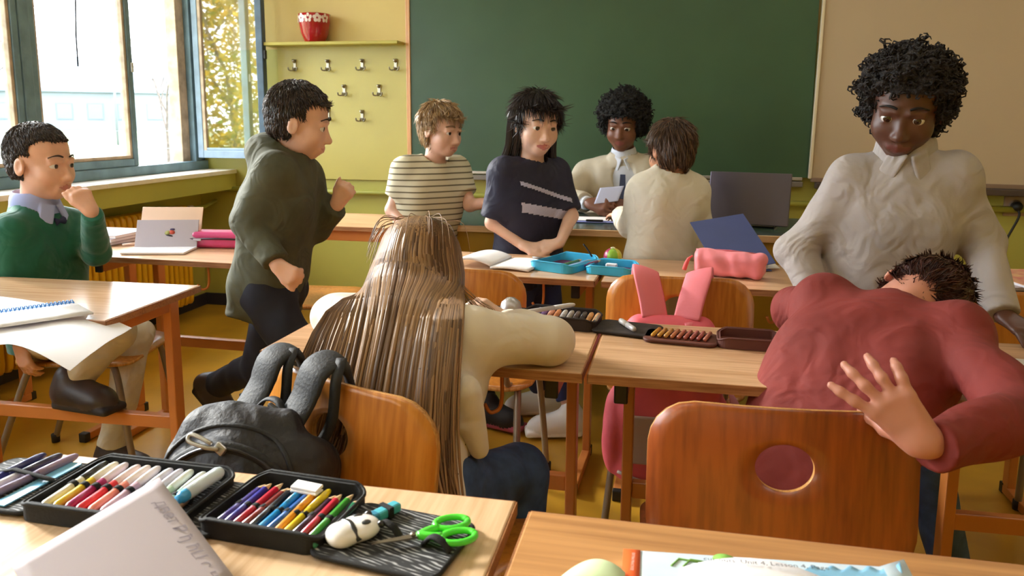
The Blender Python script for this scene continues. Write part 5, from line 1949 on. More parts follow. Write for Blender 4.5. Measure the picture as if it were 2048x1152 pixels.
for (a, b, rr) in ((0.105, 0.035, 0.012),):
    lathe('green_badge', [(0, 0), (rr, 0.0001), (rr, 0.0006), (0, 0.0008)], m_wkg, wk, TL + xd * a + dn * b + up, ns=24)
for s in (0.0, 0.012):
    tube('green_chevron', [TL + xd * (0.050 + s) + dn * 0.10 + up, TL + xd * (0.058 + s) + dn * (0.045) + up, TL + xd * (0.078 + s) + dn * 0.06 + up], 0.0012, m_wkg, wk, 4)
# curling front page with its line of print
sp0 = TL + xd * 0.052 + dn * 0.96
cur = []
P0, P1 = TL + xd * 0.045 + dn * 1.0, TL + xd * 0.24 + dn * 1.0
P2, P3 = TL + xd * 0.225 + dn * 0.13, TL + xd * 0.058 + dn * 0.13
sheet('curled_page', [P0, P1, P2, P3], m_paper, wk, lambda a, b: (0, -0.02 * (2 * a - 0.8) ** 2 * b, 0.004 + 0.016 * math.sin(math.pi * min(1, a * 0.8 + 0.15)) ** 1.0), 0.0008, 24, 8)
tx = text_obj('print', 'cut outs. Unit 4, Lesson 4, Page', 0.0095, mat('print_grey', '4A4A55', 0.8), wk, (P3 + P2) / 2 + Vector((0, -0.016, 0.0235)), extrude=0.0)
tx.rotation_euler = (0, 0, A(4))
text_obj('band_print', 'EXTRA PRACTICE', 0.0042, mat('print_white', 'F4DDD2', 0.8), wk, TL + xd * 0.009 + dn * 0.09 + up + Vector((0, 0, 0.0006)), (0, 0, A(-90)), 0.0)
G0 = atz(1140, 1152, Z0 + 0.03)
sheet('green_page', [TL + xd * -0.075 + dn * 1.0, TL + xd * -0.004 + dn * 1.0, TL + xd * 0.004 + dn * 0.14, TL + xd * -0.06 + dn * 0.16], mat('page_pale_green', 'CBDDB0', 0.6, var=0.05), wk,
      lambda a, b: (0, -0.018 * (a - 0.6) ** 2 * 4 * b, 0.002 + 0.009 * math.sin(math.pi * (0.1 + 0.85 * a))), 0.0008, 20, 8)

# ---- paper and spiral notebook on the boy's desk
lp = empty('drawing_paper', (0, 0, 0), 0, 'large crumpled white paper sheet hanging over the desk edge', 'paper')
c00, c10, c11, c01 = atz(-70, 672, Z0 + 0.004), atz(96, 686, Z0 + 0.003), atz(206, 625, Z0 + 0.004), atz(-60, 590, Z0 + 0.004)
V, F = [], []
NU, NV = 26, 22
for s in (0, 1):
    for j in range(NV + 1):
        for i in range(NU + 1):
            a, b = i / NU, j / NV
            p = (c00 * (1 - a) + c10 * a) * (1 - b) + (c01 * (1 - a) + c11 * a) * b
            if a > 0.72:                               # the right side sags over the edge
                q = (a - 0.72) / 0.28
                p = p + Vector((0.085 * q, -0.012 * q, -0.030 * q * q))
            if b < 0.25:
                q = (0.25 - b) / 0.25
                p = p + Vector((0, -0.03 * q, -0.006 * q * q + 0.005 * math.sin(a * 11) * q))
            p.z += 0.003 + 0.0035 * math.sin(5 * a + 3 * b) * math.sin(4 * b + 1) + (0.0008 if s else 0)
            V.append(p)
n = (NU + 1) * (NV + 1)
for j in range(NV):
    for i in range(NU):
        q = j * (NU + 1) + i
        F.append((q, q + NU + 1, q + NU + 2, q + 1))
        F.append((n + q, n + q + 1, n + q + NU + 2, n + q + NU + 1))
link('sheet', mesh_from('sheet', V, F, True), m_paper, lp)
sn = empty('spiral_notebook', tuple(atz(0, 636, Z0 + 0.008)), 0, 'white notebook with blue spiral binding on the paper sheet', 'notebook')
e0, e1 = Vector((-0.09, -0.11, 0.008)), atz(150, 608, Z0 + 0.012) - atz(0, 636, Z0 + 0.008)
ax_ = (e1 - e0)
axn = ax_.normalized()
sd = Vector((0, 0, 1)).cross(axn)
m_sp = mat('spiral_blue_wire', '4F8FD6', 0.3, coat=0.4)
pts = []
NT = 34
for k in range(NT * 8 + 1):
    t = k / (NT * 8)
    an = 2 * math.pi * NT * t
    pts.append(e0 + ax_ * t + sd * 0.0075 * math.cos(an) + Vector((0, 0, 0.0075 * math.sin(an) + 0.004)))
tube('spiral', pts, 0.0015, m_sp, sn, 5)
sheet('cover', [e0 + sd * 0.004, e0 + ax_ + sd * 0.004, e0 + ax_ + sd * 0.016 + Vector((0, 0, 0.002)), e0 + sd * 0.016 + Vector((0, 0, 0.002))], mat('notebook_blue_cover', '7FA9DC', 0.5), sn, None, 0.002, 4, 2)
sheet('pages', [e0 + sd * -0.14, e0 + ax_ + sd * -0.14, e0 + ax_ - sd * 0.002, e0 - sd * 0.002], m_paper, sn, None, 0.004, 4, 4)

# ---- second desk by the radiator: copybooks, booklet, pen, pink case
for k in range(3):
    o = empty('copybook_stack_item' if False else 'copybook', (-2.13 + 0.006 * k, 2.55 + 0.004 * k, Z0 + 0.001 + 0.0125 * k), A(-6 + 3 * k),
              ('white copybook at the bottom of the pile by the radiator', 'white copybook in the middle of the pile by the radiator', 'white copybook on top of the pile by the radiator')[k], 'copybook', 'copybooks by the radiator')
    obox('pages', (0.27, 0.19, 0.009), m_paper, o, (0, 0, 0.006))
    obox('cover', (0.275, 0.195, 0.0018), m_paperl, o, (0, 0, 0.0112), (0, 0, 0), 0.0008)
    obox('cover', (0.275, 0.195, 0.0018), m_paperl, o, (0, 0, 0.0011), (0, 0, 0), 0.0008)
ob = empty('picture_booklet', (-1.76, 2.42, Z0 + 0.001), A(14), 'open white booklet standing half open with a small coloured bird picture', 'booklet')
obox('lower_pages', (0.215, 0.13, 0.008), m_paper, ob, (0, -0.03, 0.004), (0, 0, 0), 0.002)
pg = obox('raised_pages', (0.215, 0.004, 0.105), m_paperl, ob, (0.0, 0.045, 0.052), (A(-26), 0, A(3)), 0.001)
obox('back_cover', (0.218, 0.003, 0.15), mat('booklet_peach', 'F2CFB4', 0.6, var=0.04), ob, (0.0, 0.085, 0.072), (A(-24), 0, 0), 0.001)
m_bird = [mat('print_red', 'D0503A', 0.6), mat('print_olive', 'A8A45A', 0.6), mat('print_darkblue', '3A2F5A', 0.6), mat('print_dark', '2A1F22', 0.6)]
for (px, pz_, w_, h_, mi, r_) in ((0.012, 0.000, 0.011, 0.008, 0, 10), (-0.003, -0.002, 0.010, 0.008, 1, -20), (0.013, 0.011, 0.009, 0.004, 2, 0), (0.004, -0.012, 0.013, 0.003, 3, 12)):
    e_ = lathe('bird_print', [(0, 0), (1, 0.0001), (1, 0.0005), (0, 0.0006)], m_bird[mi], pg, (px + 0.005, -0.0021, pz_ + 0.005), (math.pi / 2, A(r_), 0), 16)
    e_.scale = (w_, h_, 1)
pen('E8D8D0', 'white', -1.955, 2.46, Z0 + 0.001, 0.11, 0.005, A(-38), 'white and blue correction pen lying beside the open booklet', None, '6A74C0', 0, 'pen', 'ballpoint_pen', 0.45)
pp = empty('pencil_case', (-1.60, 2.535, Z0 + 0.001), A(8), 'magenta pink box pencil case with dark zip end', 'pencil case')
F_ = Field((-0.12, -0.06, -0.005), (0.12, 0.06, 0.08), 0.003)
F_.rbox((0, 0, 0.030), (0.10, 0.040, 0.030), None, 0.016, 0.0)
link('body', F_.mesh('body'), mat('case_magenta', 'D6447F', 0.35, var=0.1, coat=0.3), pp)
obox('end_panel', (0.004, 0.05, 0.034), mat('case_magenta_dark', '9A1F52', 0.4), pp, (-0.1005, 0, 0.030), (0, 0, 0), 0.0015)
tube('zip', [(-0.098, -0.0415, 0.034), (0.0, -0.042, 0.036), (0.095, -0.0415, 0.034)], 0.0035, mat('zip_dark', '3A2030', 0.5), pp, 6)
obox('zip_pull', (0.03, 0.004, 0.009), mat('zip_pull_silver', 'C9BFC6', 0.3, metal=0.6), pp, (-0.07, -0.0455, 0.032), (0, 0, 0), 0.002)

# ---- row with the open notebook and the turquoise case
nb = empty('notebook', (-0.535, 2.43, Z0 + 0.001), A(-12), 'open white notebook lying beside the turquoise pencil case', 'notebook')
for s in (-1, 1):
    P = [(0, -0.085, 0.002), (0.13 * s, -0.085, 0.002), (0.13 * s, 0.085, 0.002), (0, 0.085, 0.002)]
    if s < 0:
        P = [P[1], P[0], P[3], P[2]]
        wf = lambda a, b: (0, 0, 0.022 * math.sin(math.pi * min(1, (1 - a) * 0.75 + 0.1)))
    else:
        wf = lambda a, b: (0, 0, 0.004 * math.sin(math.pi * a))
    sheet('page_block', P, m_paper, nb, wf, 0.007, 16, 4)
pen('3A2A20', 'dark brown', -0.455, 2.56, Z0 + 0.001, 0.10, 0.004, A(-95), 'dark brown pencil lying behind the open notebook', None, None, 0, 'pencil', 'colour_pencil', pencil=True)
m_tq = mat('case_turquoise', '35AEDB', 0.4, var=0.08, vscale=20, coat=0.2)
m_pur = mat('case_purple_lining', '5A2350', 0.7, var=0.35, vscale=60)
tq = empty('pencil_case', (-0.255, 2.42, Z0 + 0.001), A(-14), 'turquoise pencil case lying open with purple lining', 'pencil case')
shell_tray('tray', 0.155, 0.20, 0.030, m_tq, m_pur, tq, (-0.075, 0.0, 0), A(-10), 0.008, 0.03)
shell_tray('tray', 0.145, 0.14, 0.026, m_tq, m_pur, tq, (0.085, 0.0, 0), A(4), 0.008, 0.03)
g3 = 'pencils in the turquoise case'
for i, (c1, nm) in enumerate((('3F7A4A', 'green'), ('8CB8E0', 'pale blue'), ('8A4A78', 'mauve'))):
    pen(c1, nm, -0.345 + 0.03 * i, 2.375, Z0 + 0.007, 0.11, 0.005, A(-40), nm + ' pencil lying in the turquoise pencil case', g3, None, A(6), 'pencil', 'colour_pencil', pencil=True)
wt = obox('eraser', (0.035, 0.018, 0.012), m_paper, None, (-0.178, 2.42, Z0 + 0.016), (0, 0, A(-10)), 0.003)
tag(wt, 'small white eraser lying in the turquoise pencil case', 'eraser')
ta = tube('cord_tag', catmull([(-0.245, 2.47, Z0 + 0.033), (-0.262, 2.48, Z0 + 0.055), (-0.275, 2.485, Z0 + 0.07)], 4), 0.003, m_elast, None, 6)
tag(ta, 'short black zip cord standing up from the turquoise case', 'zip cord')
ap = empty('toy_ball', (-0.182, 2.515, Z0 + 0.001), A(20), 'small round red, yellow and green toy behind the turquoise case', 'toy')
for k, c1 in enumerate(('C8342F', 'C9C42A', 'B03A6A', '8DBB3A', 'D8D24A')):
    V, F = [], []
    NSg, NRg = 6, 12
    for i in range(NRg + 1):
        th = math.pi * i / NRg
        for j in range(NSg + 1):
            ph = 2 * math.pi * (k + j / NSg) / 5
            r_ = 0.030 * (0.97 + 0.03 * math.sin(math.pi * j / NSg))
            V.append((r_ * math.sin(th) * math.cos(ph), r_ * math.sin(th) * math.sin(ph), 0.028 + 0.93 * r_ * math.cos(th)))
    for i in range(NRg):
        for j in range(NSg):
            q = i * (NSg + 1) + j
            F.append((q, q + NSg + 1, q + NSg + 2, q + 1))
    link('segment', mesh_from('segment', V, F, True), mat('toy_' + c1, c1, 0.35, coat=0.3), ap)
lathe('end_cap', [(0.008, 0), (0.007, 0.003), (0, 0.005)], mat('toy_cream', 'E8DFC0', 0.5), ap, (0, 0, 0.054), ns=14)

# ---- soft pink pencil case and blue folder
pk = empty('pencil_case', (0.176, 2.405, Z0 + 0.001), A(-13), 'soft pink cloth pencil case with a zip tassel', 'pencil case')
F_ = Field((-0.13, -0.07, -0.01), (0.14, 0.07, 0.10), 0.003)
F_.rbox((0, 0, 0.036), (0.104, 0.036, 0.036), None, 0.024, 0.0)
F_.cone((-0.09, 0, 0.066), (0.095, 0, 0.062), 0.010, 0.012, 0.02)
F_.folds(0.0022, 95, 7)
F_.cut((0, 0, 0), (0, 0, -1))
m_pink = mat('cloth_pink', 'E8808A', 0.55, var=0.06, vscale=20, sheen=0.2, bump=0.05, bscale=120)
link('body', F_.mesh('body'), m_pink, pk)
tube('zip', [(-0.1, 0, 0.075), (0, 0, 0.0785), (0.1, 0, 0.073)], 0.003, mat('zip_pink', 'C9606E', 0.5), pk, 6)
m_tas = mat('tassel_coral', 'DE5A5C', 0.7)
tube('tassel', catmull([(-0.108, -0.01, 0.056), (-0.118, -0.016, 0.048), (-0.126, -0.02, 0.028), (-0.130, -0.022, 0.012)], 4), [0.003] * 4 + [0.005, 0.006, 0.006, 0.007, 0.007, 0.007, 0.007, 0.007, 0.006], m_tas, pk, 8)
bf = empty('folder', (0.20, 2.56, Z0 + 0.001), A(18), 'dark blue folder tilted up on loose white pages', 'folder')
obox('cover', (0.19, 0.24, 0.003), mat('folder_blue', '3B4A86', 0.45, var=0.06), bf, (0.0, 0.02, 0.078), (A(34), A(-8), A(4)), 0.001)
obox('back_cover', (0.19, 0.14, 0.003), mat('folder_blue', '3B4A86', 0.45), bf, (0.0, -0.01, 0.003), (0, 0, 0), 0.001)
sheet('loose_page', [(-0.10, -0.06, 0.006), (0.13, -0.06, 0.006), (0.13, 0.07, 0.03), (-0.10, 0.07, 0.02)], m_paper, bf, lambda a, b: (0, 0, 0.02 * math.sin(3 * a) * b), 0.001)
obox('page_block', (0.18, 0.13, 0.022), m_paper, bf, (0.0, 0.0, 0.016), (0, 0, 0), 0.002)

# ---- papers on the desk at the wall side
pf = empty('open_book', (0.84, 2.36, Z0 + 0.001), A(8), 'open book with white page on the desk with scattered papers', 'book')
sheet('page_block', [(-0.11, -0.08, 0.0), (0.11, -0.08, 0.0), (0.11, 0.08, 0.0), (-0.11, 0.08, 0.0)], m_paper, pf, None, 0.008)
sheet('raised_page', [(-0.105, -0.075, 0.010), (0.11, -0.07, 0.010), (0.11, 0.08, 0.010), (-0.11, 0.08, 0.010)], m_paperl, pf, lambda a, b: (0, 0, 0.016 * a * (1 - b * 0.5)), 0.001)
for k, (c1, dx, dy, rz_, lb) in enumerate((('B9A6B8', 0.0, 0.0, 6, 'mauve magazine at the bottom of the magazine pile'), ('D9C9D2', 0.01, 0.004, -5, 'pale magazine in the middle of the magazine pile'), ('E9C48C', -0.004, 0.0, 9, 'colourful magazine on top of the magazine pile'))):
    mg = empty('magazine', (1.02 + dx, 2.43 + dy, Z0 + 0.001 + 0.0112 * k), A(rz_), lb, 'magazine', 'magazine pile')
    obox('pages', (0.19, 0.24, 0.008), m_paper, mg, (0, 0, 0.0045))
    obox('cover', (0.194, 0.244, 0.0016), mat('magazine_' + c1, c1, 0.35, var=0.3, vscale=25, coat=0.2, col2=('D05A6A' if k == 2 else None)), mg, (0, 0, 0.0094), (0, 0, 0), 0.0006)
pb_ = empty('pencil_box', (0.80, 2.52, Z0 + 0.001), A(-4), 'flat mauve pencil box behind the open book', 'pencil box')
obox('body', (0.14, 0.05, 0.014), mat('box_mauve', '8F7A92', 0.4), pb_, (0, 0, 0.007), (0, 0, 0), 0.006, 3)
obox('lid', (0.142, 0.052, 0.006), mat('box_mauve_lid', 'A690A6', 0.35), pb_, (0, 0, 0.017), (0, 0, 0), 0.003)

# ---- lined exercise book on the right-hand desk
lb_ = empty('exercise_book', (0.672, 1.545, Z0 + 0.001), A(-5), 'open lined exercise book on the desk with nothing else', 'exercise book')
obox('pages', (0.205, 0.215, 0.006), m_paper, lb_, (0, 0, 0.004))
obox('cover', (0.208, 0.218, 0.0012), m_paperl, lb_, (0, 0, 0.0006))
m_line = mat('ruled_line', 'B9B4BE', 0.8)
for k in range(17):
    obox('ruled_line', (0.195, 0.0009, 0.0003), m_line, lb_, (0, -0.098 + 0.0122 * k, 0.00712))

# ---- black cases on the girl's desk
bc = empty('pencil_case', (-0.21, 1.735, Z0 + 0.001), A(-10), 'brown-black long pencil case lying open in front of the girl', 'pencil case')
m_bk2 = mat('case_brown_black', '231816', 0.6, var=0.2, vscale=40)
m_bk3 = mat('case_brown_lining', '2C2220', 0.7, var=0.4, vscale=80)
shell_tray('tray', 0.185, 0.10, 0.030, m_bk2, m_bk3, bc, (-0.035, 0.0, 0), A(2), 0.006, 0.02)
flap('end_flap', 0.14, 0.10, m_bk2, m_bk3, bc, (0.125, 0.0, 0.0), A(-2), 0.008)
flap('end_flap', 0.11, 0.10, m_bk2, m_bk3, bc, (-0.185, 0.02, 0.0), A(4), 0.010)
g4 = 'felt-tip pens in the brown-black case'
for i, (c1, nm) in enumerate((('9FA3C8', 'lavender'), ('8C6AA6', 'violet'), ('E0A184', 'peach'), ('D98C5A', 'apricot'), ('D8D2D0', 'white'), ('B9AFAA', 'pale grey'), ('6A5A58', 'taupe'), ('4F4646', 'charcoal'), ('D39A62', 'caramel'), ('E0AD7E', 'sand'))):
    pen(c1, nm, -0.305 + 0.0155 * i, 1.715 - 0.0026 * i, Z0 + 0.006, 0.072, 0.0058, A(-8), nm + ' felt-tip pen in the brown-black pencil case', g4, None, A(9))
pen('C9C6CC', 'silver', -0.318, 1.675, Z0 + 0.034, 0.135, 0.0052, A(-52), 'long silver pen lying across the brown-black pencil case', None, 'D9D6DA', A(2), 'pen', 'ballpoint_pen')
pen('BDB9BC', 'silver', -0.069, 1.672, Z0 + 0.009, 0.085, 0.0062, A(26), 'short silver marker on the flap of the brown-black case', None, 'D0CCCE', 0, 'marker', 'marker', 0.5)
obox('metal_clip', (0.006, 0.055, 0.006), m_alu, bc, (0.055, 0.004, 0.022), (0, 0, A(6)), 0.002)
cp = lathe('silver_cap', [(0.0, 0.0), (0.026, 0.001), (0.027, 0.012), (0.022, 0.030), (0.010, 0.040), (0, 0.042)], mat('cap_silver', 'B9B6B8', 0.35, metal=0.7), None, (-0.362, 1.752, Z0 + 0.013))
tag(cp, 'domed silver sharpener cap beside the girl in front of her hand', 'sharpener')
b2 = empty('pencil_case', (0.03, 1.665, Z0 + 0.001), A(-6), 'reddish brown pencil case with ochre pencils on the red child desk', 'pencil case')
flap('panel', 0.15, 0.085, mat('case_rust', '5A2F28', 0.6), mat('case_rust_lining', '6B3A30', 0.7, var=0.2), b2, (0.0, 0, 0), 0, 0.008)
shell_tray('tray', 0.13, 0.09, 0.022, MATS['case_rust'], MATS['case_rust_lining'], b2, (0.14, 0.012, 0), A(4), 0.006, 0.02)
for i in range(9):
    pen(('C9902E', 'C08A34', 'C79048', 'B8704A', 'B0604A', 'A8564A', 'A04F48', '9C4A46', 'B06A58')[i], 'x', -0.030 + 0.0135 * i, 1.640 - 0.0015 * i, Z0 + 0.010, 0.066, 0.0045, A(-14),
        ('ochre pencil in the reddish brown pencil case', 'rust-red pencil in the reddish brown pencil case')[i > 2], 'pencils in the reddish brown case', None, 0, 'pencil', 'colour_pencil', pencil=True)

# ---- teacher's desk: laptop, clipboard, papers
lt = empty('laptop', (0.245, 3.20, TH + 0.001), A(-27), 'open grey laptop on the teacher desk with its lid to us', 'laptop')
m_lap = mat('laptop_grey', '6A6670', 0.35, metal=0.6)
obox('base', (0.31, 0.21, 0.014), m_lap, lt, (0, 0.10, 0.007), (0, 0, 0), 0.004)
obox('front_edge', (0.30, 0.003, 0.008), m_alu, lt, (0, -0.006, 0.008), (0, 0, 0), 0.001)
lt.rotation_euler = (0, 0, A(-14))
obox('keyboard', (0.27, 0.10, 0.002), mat('keyboard_black', '1B1A1D', 0.6), lt, (0, 0.12, 0.0145))
obox('lid', (0.31, 0.008, 0.205), mat('laptop_lid', '5C5560', 0.28, metal=0.55), lt, (0.055, -0.02, 0.112), (A(-12), 0, 0), 0.003)
obox('screen', (0.285, 0.002, 0.18), mat('laptop_screen', '101217', 0.2), lt, (0.055, -0.0145, 0.115), (A(-12), 0, 0))
cb = empty('clipboard', (-0.30, 3.215, TH + 0.001), A(4), 'pale blue clipboard lying on the teacher desk', 'clipboard')
obox('board', (0.23, 0.16, 0.004), mat('clipboard_blue', '7C86C8', 0.45), cb, (0, 0, 0.002), (0, 0, 0), 0.0015)
obox('clip', (0.07, 0.018, 0.008), m_capb, cb, (-0.01, -0.066, 0.008), (0, 0, 0), 0.003)
sheet('sheet', [(-0.10, -0.05, 0.0055), (0.10, -0.05, 0.0055), (0.10, 0.075, 0.0055), (-0.10, 0.075, 0.0055)], m_paper, cb, None, 0.0008)
ps = empty('printed_sheet', (-0.09, 3.27, TH + 0.001), A(-6), 'printed white sheet with a table lying by the laptop', 'paper')
sheet('sheet', [(-0.10, -0.07, 0.0), (0.10, -0.07, 0.0), (0.10, 0.07, 0.0), (-0.10, 0.07, 0.0)], m_paper, ps, None, 0.001)
for k in range(7):
    obox('printed_line', (0.17, 0.002, 0.0003), m_line, ps, (0, -0.055 + 0.018 * k, 0.0015))
hp_ = sheet('held_sheet', [at(1188, 408, 3.37), at(1236, 402, 3.40), at(1248, 372, 3.44), at(1200, 376, 3.42)], mat('paper_bluish', 'C9CDEB', 0.7), None, None, 0.001)
tag(hp_, 'bluish paper sheet held in the hands of the teacher', 'paper')

# ---- black backpack hanging on the girl's chair
def bag_root(ch, name, label):
    o = empty(name, tuple(ch.location), ch.rotation_euler.z, label, 'backpack')
    return o


m_bp = mat('backpack_black', '1F1C21', 0.62, var=0.5, vscale=11, bump=0.25, bscale=90, wr=0.55, ws=9.0)
m_bp2 = mat('backpack_strap', '141216', 0.65, bump=0.15, bscale=200)
m_zip = mat('zip_silver', 'B9B6B2', 0.3, metal=0.8)
bp = bag_root(c_girl, 'backpack', 'black school backpack with padded straps hung over the chair back')
bx, by = -0.085, -0.115
F_ = Field((bx - 0.19, by - 0.20, 0.30), (bx + 0.17, by + 0.12, 0.80), 0.004)
F_.ell((bx, by, 0.53), (0.135, 0.085, 0.19), None, 0.0)
F_.rbox((bx, by + 0.03, 0.51), (0.125, 0.065, 0.175), None, 0.05, 0.04)
F_.cone((bx - 0.07, by + 0.0, 0.695), (bx + 0.045, by + 0.015, 0.695), 0.034, 0.032, 0.02)
F_.ell((bx - 0.02, by - 0.055, 0.47), (0.105, 0.065, 0.12), None, 0.02)
F_.folds(0.0028, 48, 12)
link('main_body', F_.mesh('main_body'), m_bp, bp)


from mathutils.bvhtree import BVHTree
_bm = [o for o in bpy.data.objects if o.parent == bp][0].data
_bvh = BVHTree.FromPolygons([v.co for v in _bm.vertices], [tuple(p.vertices) for p in _bm.polygons])


def skin_y(x, z, lift=0.001):
    h_ = _bvh.ray_cast(Vector((x, -0.6, z)), Vector((0, 1, 0)))
    return (h_[0].y if h_[0] is not None else by) - lift


def arc_on_bag(xc, zc, rx, rz, lift, n=28):
    out = []
    for k in range(n + 1):
        t = math.pi * (-0.02 + 1.04 * k / n)
        x, z = xc + rx * math.cos(t), zc + rz * math.sin(t)
        out.append((x, skin_y(x, z, lift), z))
    return out


tube('zip_tape', arc_on_bag(bx - 0.01, 0.56, 0.112, 0.110, -0.001), 0.010, m_bp2, bp, 8, 0.5)
tube('zip', arc_on_bag(bx - 0.01, 0.56, 0.112, 0.110, 0.004), 0.0032, mat('zip_teeth', '2E2C30', 0.35, metal=0.5), bp, 6)
tube('pocket_zip', arc_on_bag(bx - 0.03, 0.525, 0.085, 0.075, 0.001), 0.0055, m_bp2, bp, 8)
tube('pocket_piping', arc_on_bag(bx - 0.03, 0.513, 0.078, 0.076, 0.001), 0.0026, mat('piping_shiny', '6A6A70', 0.2, coat=0.6), bp, 6)
tube('flap_seam', arc_on_bag(bx - 0.01, 0.625, 0.10, 0.075, 0.0), 0.004, m_bp2, bp, 6)
for (x, z, yo, a) in ((-0.095, 0.669, skin_y(-0.095, 0.669, 0.006), 35), (-0.06, 0.588, skin_y(-0.06, 0.588, 0.005), -40)):
    zp = obox('zip_slider', (0.018, 0.009, 0.014), m_zip, bp, (x, yo, z), (0, A(a), 0), 0.003)
    tube('zip_pull', catmull([(0.0, -0.006, 0.0), (-0.014, -0.010, -0.008), (-0.040, -0.008, -0.018), (-0.046, -0.005, -0.012), (-0.036, -0.006, -0.006), (-0.012, -0.008, 0.0)], 4), 0.0032, m_zip, zp, 6)
# the bag hangs with its belly swung out towards the aisle
_T = Matrix.Translation((bx + 0.012, by + 0.04, 0.71)) @ Matrix.Rotation(A(28), 4, 'Z') @ Matrix.Rotation(A(-19), 4, 'X') @ Matrix.Translation((-bx, -(by + 0.04), -0.71))
for o_ in [x for x in bpy.data.objects if x.parent == bp]:
    o_.matrix_local = _T @ Matrix.LocRotScale(o_.location, o_.rotation_euler, o_.scale)
for (x0, x1, tz) in ((-0.135, -0.125, 0.0), (-0.03, -0.012, 0.004)):
    tube('shoulder_strap', catmull([(x0, by + 0.05, 0.700), (x0 + 0.002, -0.035, 0.735), ((x0 + x1) / 2, -0.014, 0.775 + tz), (x1, 0.022, 0.782 + tz), (x1 + 0.012, 0.038, 0.74), (x1 + 0.02, 0.04, 0.60)], 6),
         [0.032] * 8 + [0.034] * 14 + [0.028] * 9, m_bp2, bp, 12, 0.26)
    tube('webbing', catmull([(x1 + 0.022, 0.012, 0.792 + tz), (x1 + 0.034, -0.012, 0.768), (x1 + 0.03, -0.022, 0.70), (x1 + 0.012, by + 0.06, 0.645)], 5), 0.010, m_bp2, bp, 6, 0.15)
tube('haul_loop', catmull([(-0.115, by + 0.05, 0.705), (-0.09, by + 0.06, 0.728), (-0.06, by + 0.06, 0.728), (-0.04, by + 0.05, 0.705)], 5), 0.007, m_bp2, bp, 6, 0.4)
obox('side_buckle', (0.022, 0.008, 0.03), m_capb, bp, (-0.045, by + 0.035, 0.722), (0, A(20), 0), 0.003)
obox('side_panel_tab', (0.045, 0.006, 0.05), m_bp2, bp, (0.035, -0.022, 0.585), (0, A(38), 0), 0.002)

# ---- pink backpack on the other chair
kb = bag_root(c_r3b, 'backpack', 'coral pink backpack with grey pockets hung over the chair back')
m_pb2 = mat('backpack_coral', 'E2606E', 0.6, var=0.06, vscale=14, bump=0.08, bscale=120)
m_pgrey = mat('backpack_grey_pocket', 'B9A69C', 0.55, var=0.05)
cx = -0.02
F_ = Field((cx - 0.20, -0.24, 0.20), (cx + 0.20, 0.03, 0.72), 0.0045)
F_.rbox((cx, -0.085, 0.43), (0.135, 0.060, 0.205), None, 0.055, 0.0)
F_.cone((cx - 0.075, -0.06, 0.635), (cx + 0.075, -0.06, 0.635), 0.035, 0.035, 0.03)
for s in (-1, 1):
    F_.ell((cx + 0.135 * s, -0.09, 0.36), (0.03, 0.05, 0.11), None, 0.015)
F_.folds(0.0026, 50, 15)
link('main_body', F_.mesh('main_body'), m_pb2, kb)
for (x0, x1, z0_, z1_) in ((-0.085, 0.005, 0.30, 0.43), (0.012, 0.095, 0.30, 0.43)):
    obox('mesh_pocket', (x1 - x0, 0.012, z1_ - z0_), m_pgrey, kb, (cx + (x0 + x1) / 2, -0.1475, (z0_ + z1_) / 2), (A(3), 0, 0), 0.005)
tube('pocket_piping', catmull([(cx - 0.12, -0.135, 0.27), (cx - 0.05, -0.149, 0.255), (cx + 0.05, -0.149, 0.255), (cx + 0.12, -0.135, 0.27)], 5), 0.005, m_pgrey, kb, 6)
m_strap = mat('backpack_coral_strap', 'EB7C88', 0.6, bump=0.06, bscale=150)
for s in (-1, 1):
    tube('shoulder_strap', catmull([(cx + 0.04 * s, -0.065, 0.665), (cx + 0.050 * s, -0.045, 0.71), (cx + 0.066 * s, -0.018, 0.765), (cx + 0.070 * s, 0.02, 0.774), (cx + 0.074 * s, 0.045, 0.73), (cx + 0.076 * s, 0.046, 0.60)], 6), 0.036, m_strap, kb, 12, 0.14)
tube('haul_loop', catmull([(cx - 0.045, -0.08, 0.66), (cx - 0.05, -0.10, 0.625), (cx, -0.115, 0.605), (cx + 0.05, -0.10, 0.625), (cx + 0.045, -0.08, 0.66)], 5), 0.012, m_strap, kb, 8, 0.3)
tube('side_ribbon', catmull([(cx + 0.15, -0.11, 0.50), (cx + 0.165, -0.125, 0.46), (cx + 0.17, -0.125, 0.40)], 5), [0.006, 0.008, 0.01, 0.013, 0.016, 0.018, 0.018, 0.018, 0.018, 0.018, 0.018], mat('ribbon_lilac', 'D68AA8', 0.5), kb, 8, 0.3)

# ================================================================ OUTSIDE THE WINDOWS
m_grass = mat('outside_grass', '7A8560', 0.95, var=0.3, vscale=0.3)
m_hill = mat('outside_hill', '6E7C88', 1.0, var=0.15, vscale=0.02)
m_bld = mat('outside_building_wall', '727A80', 0.9, var=0.08, vscale=0.3)
m_bldw = mat('outside_window_dark', '5A6674', 0.4)
m_bark = mat('outside_bark', '5A524C', 0.95, var=0.3, vscale=8)
m_pole = mat('outside_pole_grey', '6A6F75', 0.6)
g_ = box('ground_outside', (-160, -60, -0.5), (-3.1, 170, -0.4), m_grass)
g_['kind'] = 'structure'
hl = bpy.data.objects.new('hill', None)
V, F = [], []
for i in range(41):
    a = i / 40
    x = -190 + 150 * a
    hz = 6 + 9 * math.sin(math.pi * a) ** 0.8 + 1.5 * math.sin(9 * a)
    for (yy, zz) in ((105, -0.5), (125, hz * 0.7), (150, hz), (200, -0.5)):
        V.append((x, yy, zz))
for i in range(40):
    for j in range(3):
        q = i * 4 + j
        F.append((q, q + 4, q + 5, q + 1))
bpy.data.objects.remove(hl)
hl = link('hill', mesh_from('hill', V, F, True), m_hill)
hl['kind'] = 'structure'
bl = empty('school_building', (-62, 78, -0.4), A(38), 'long low pale building seen through the window', 'building')
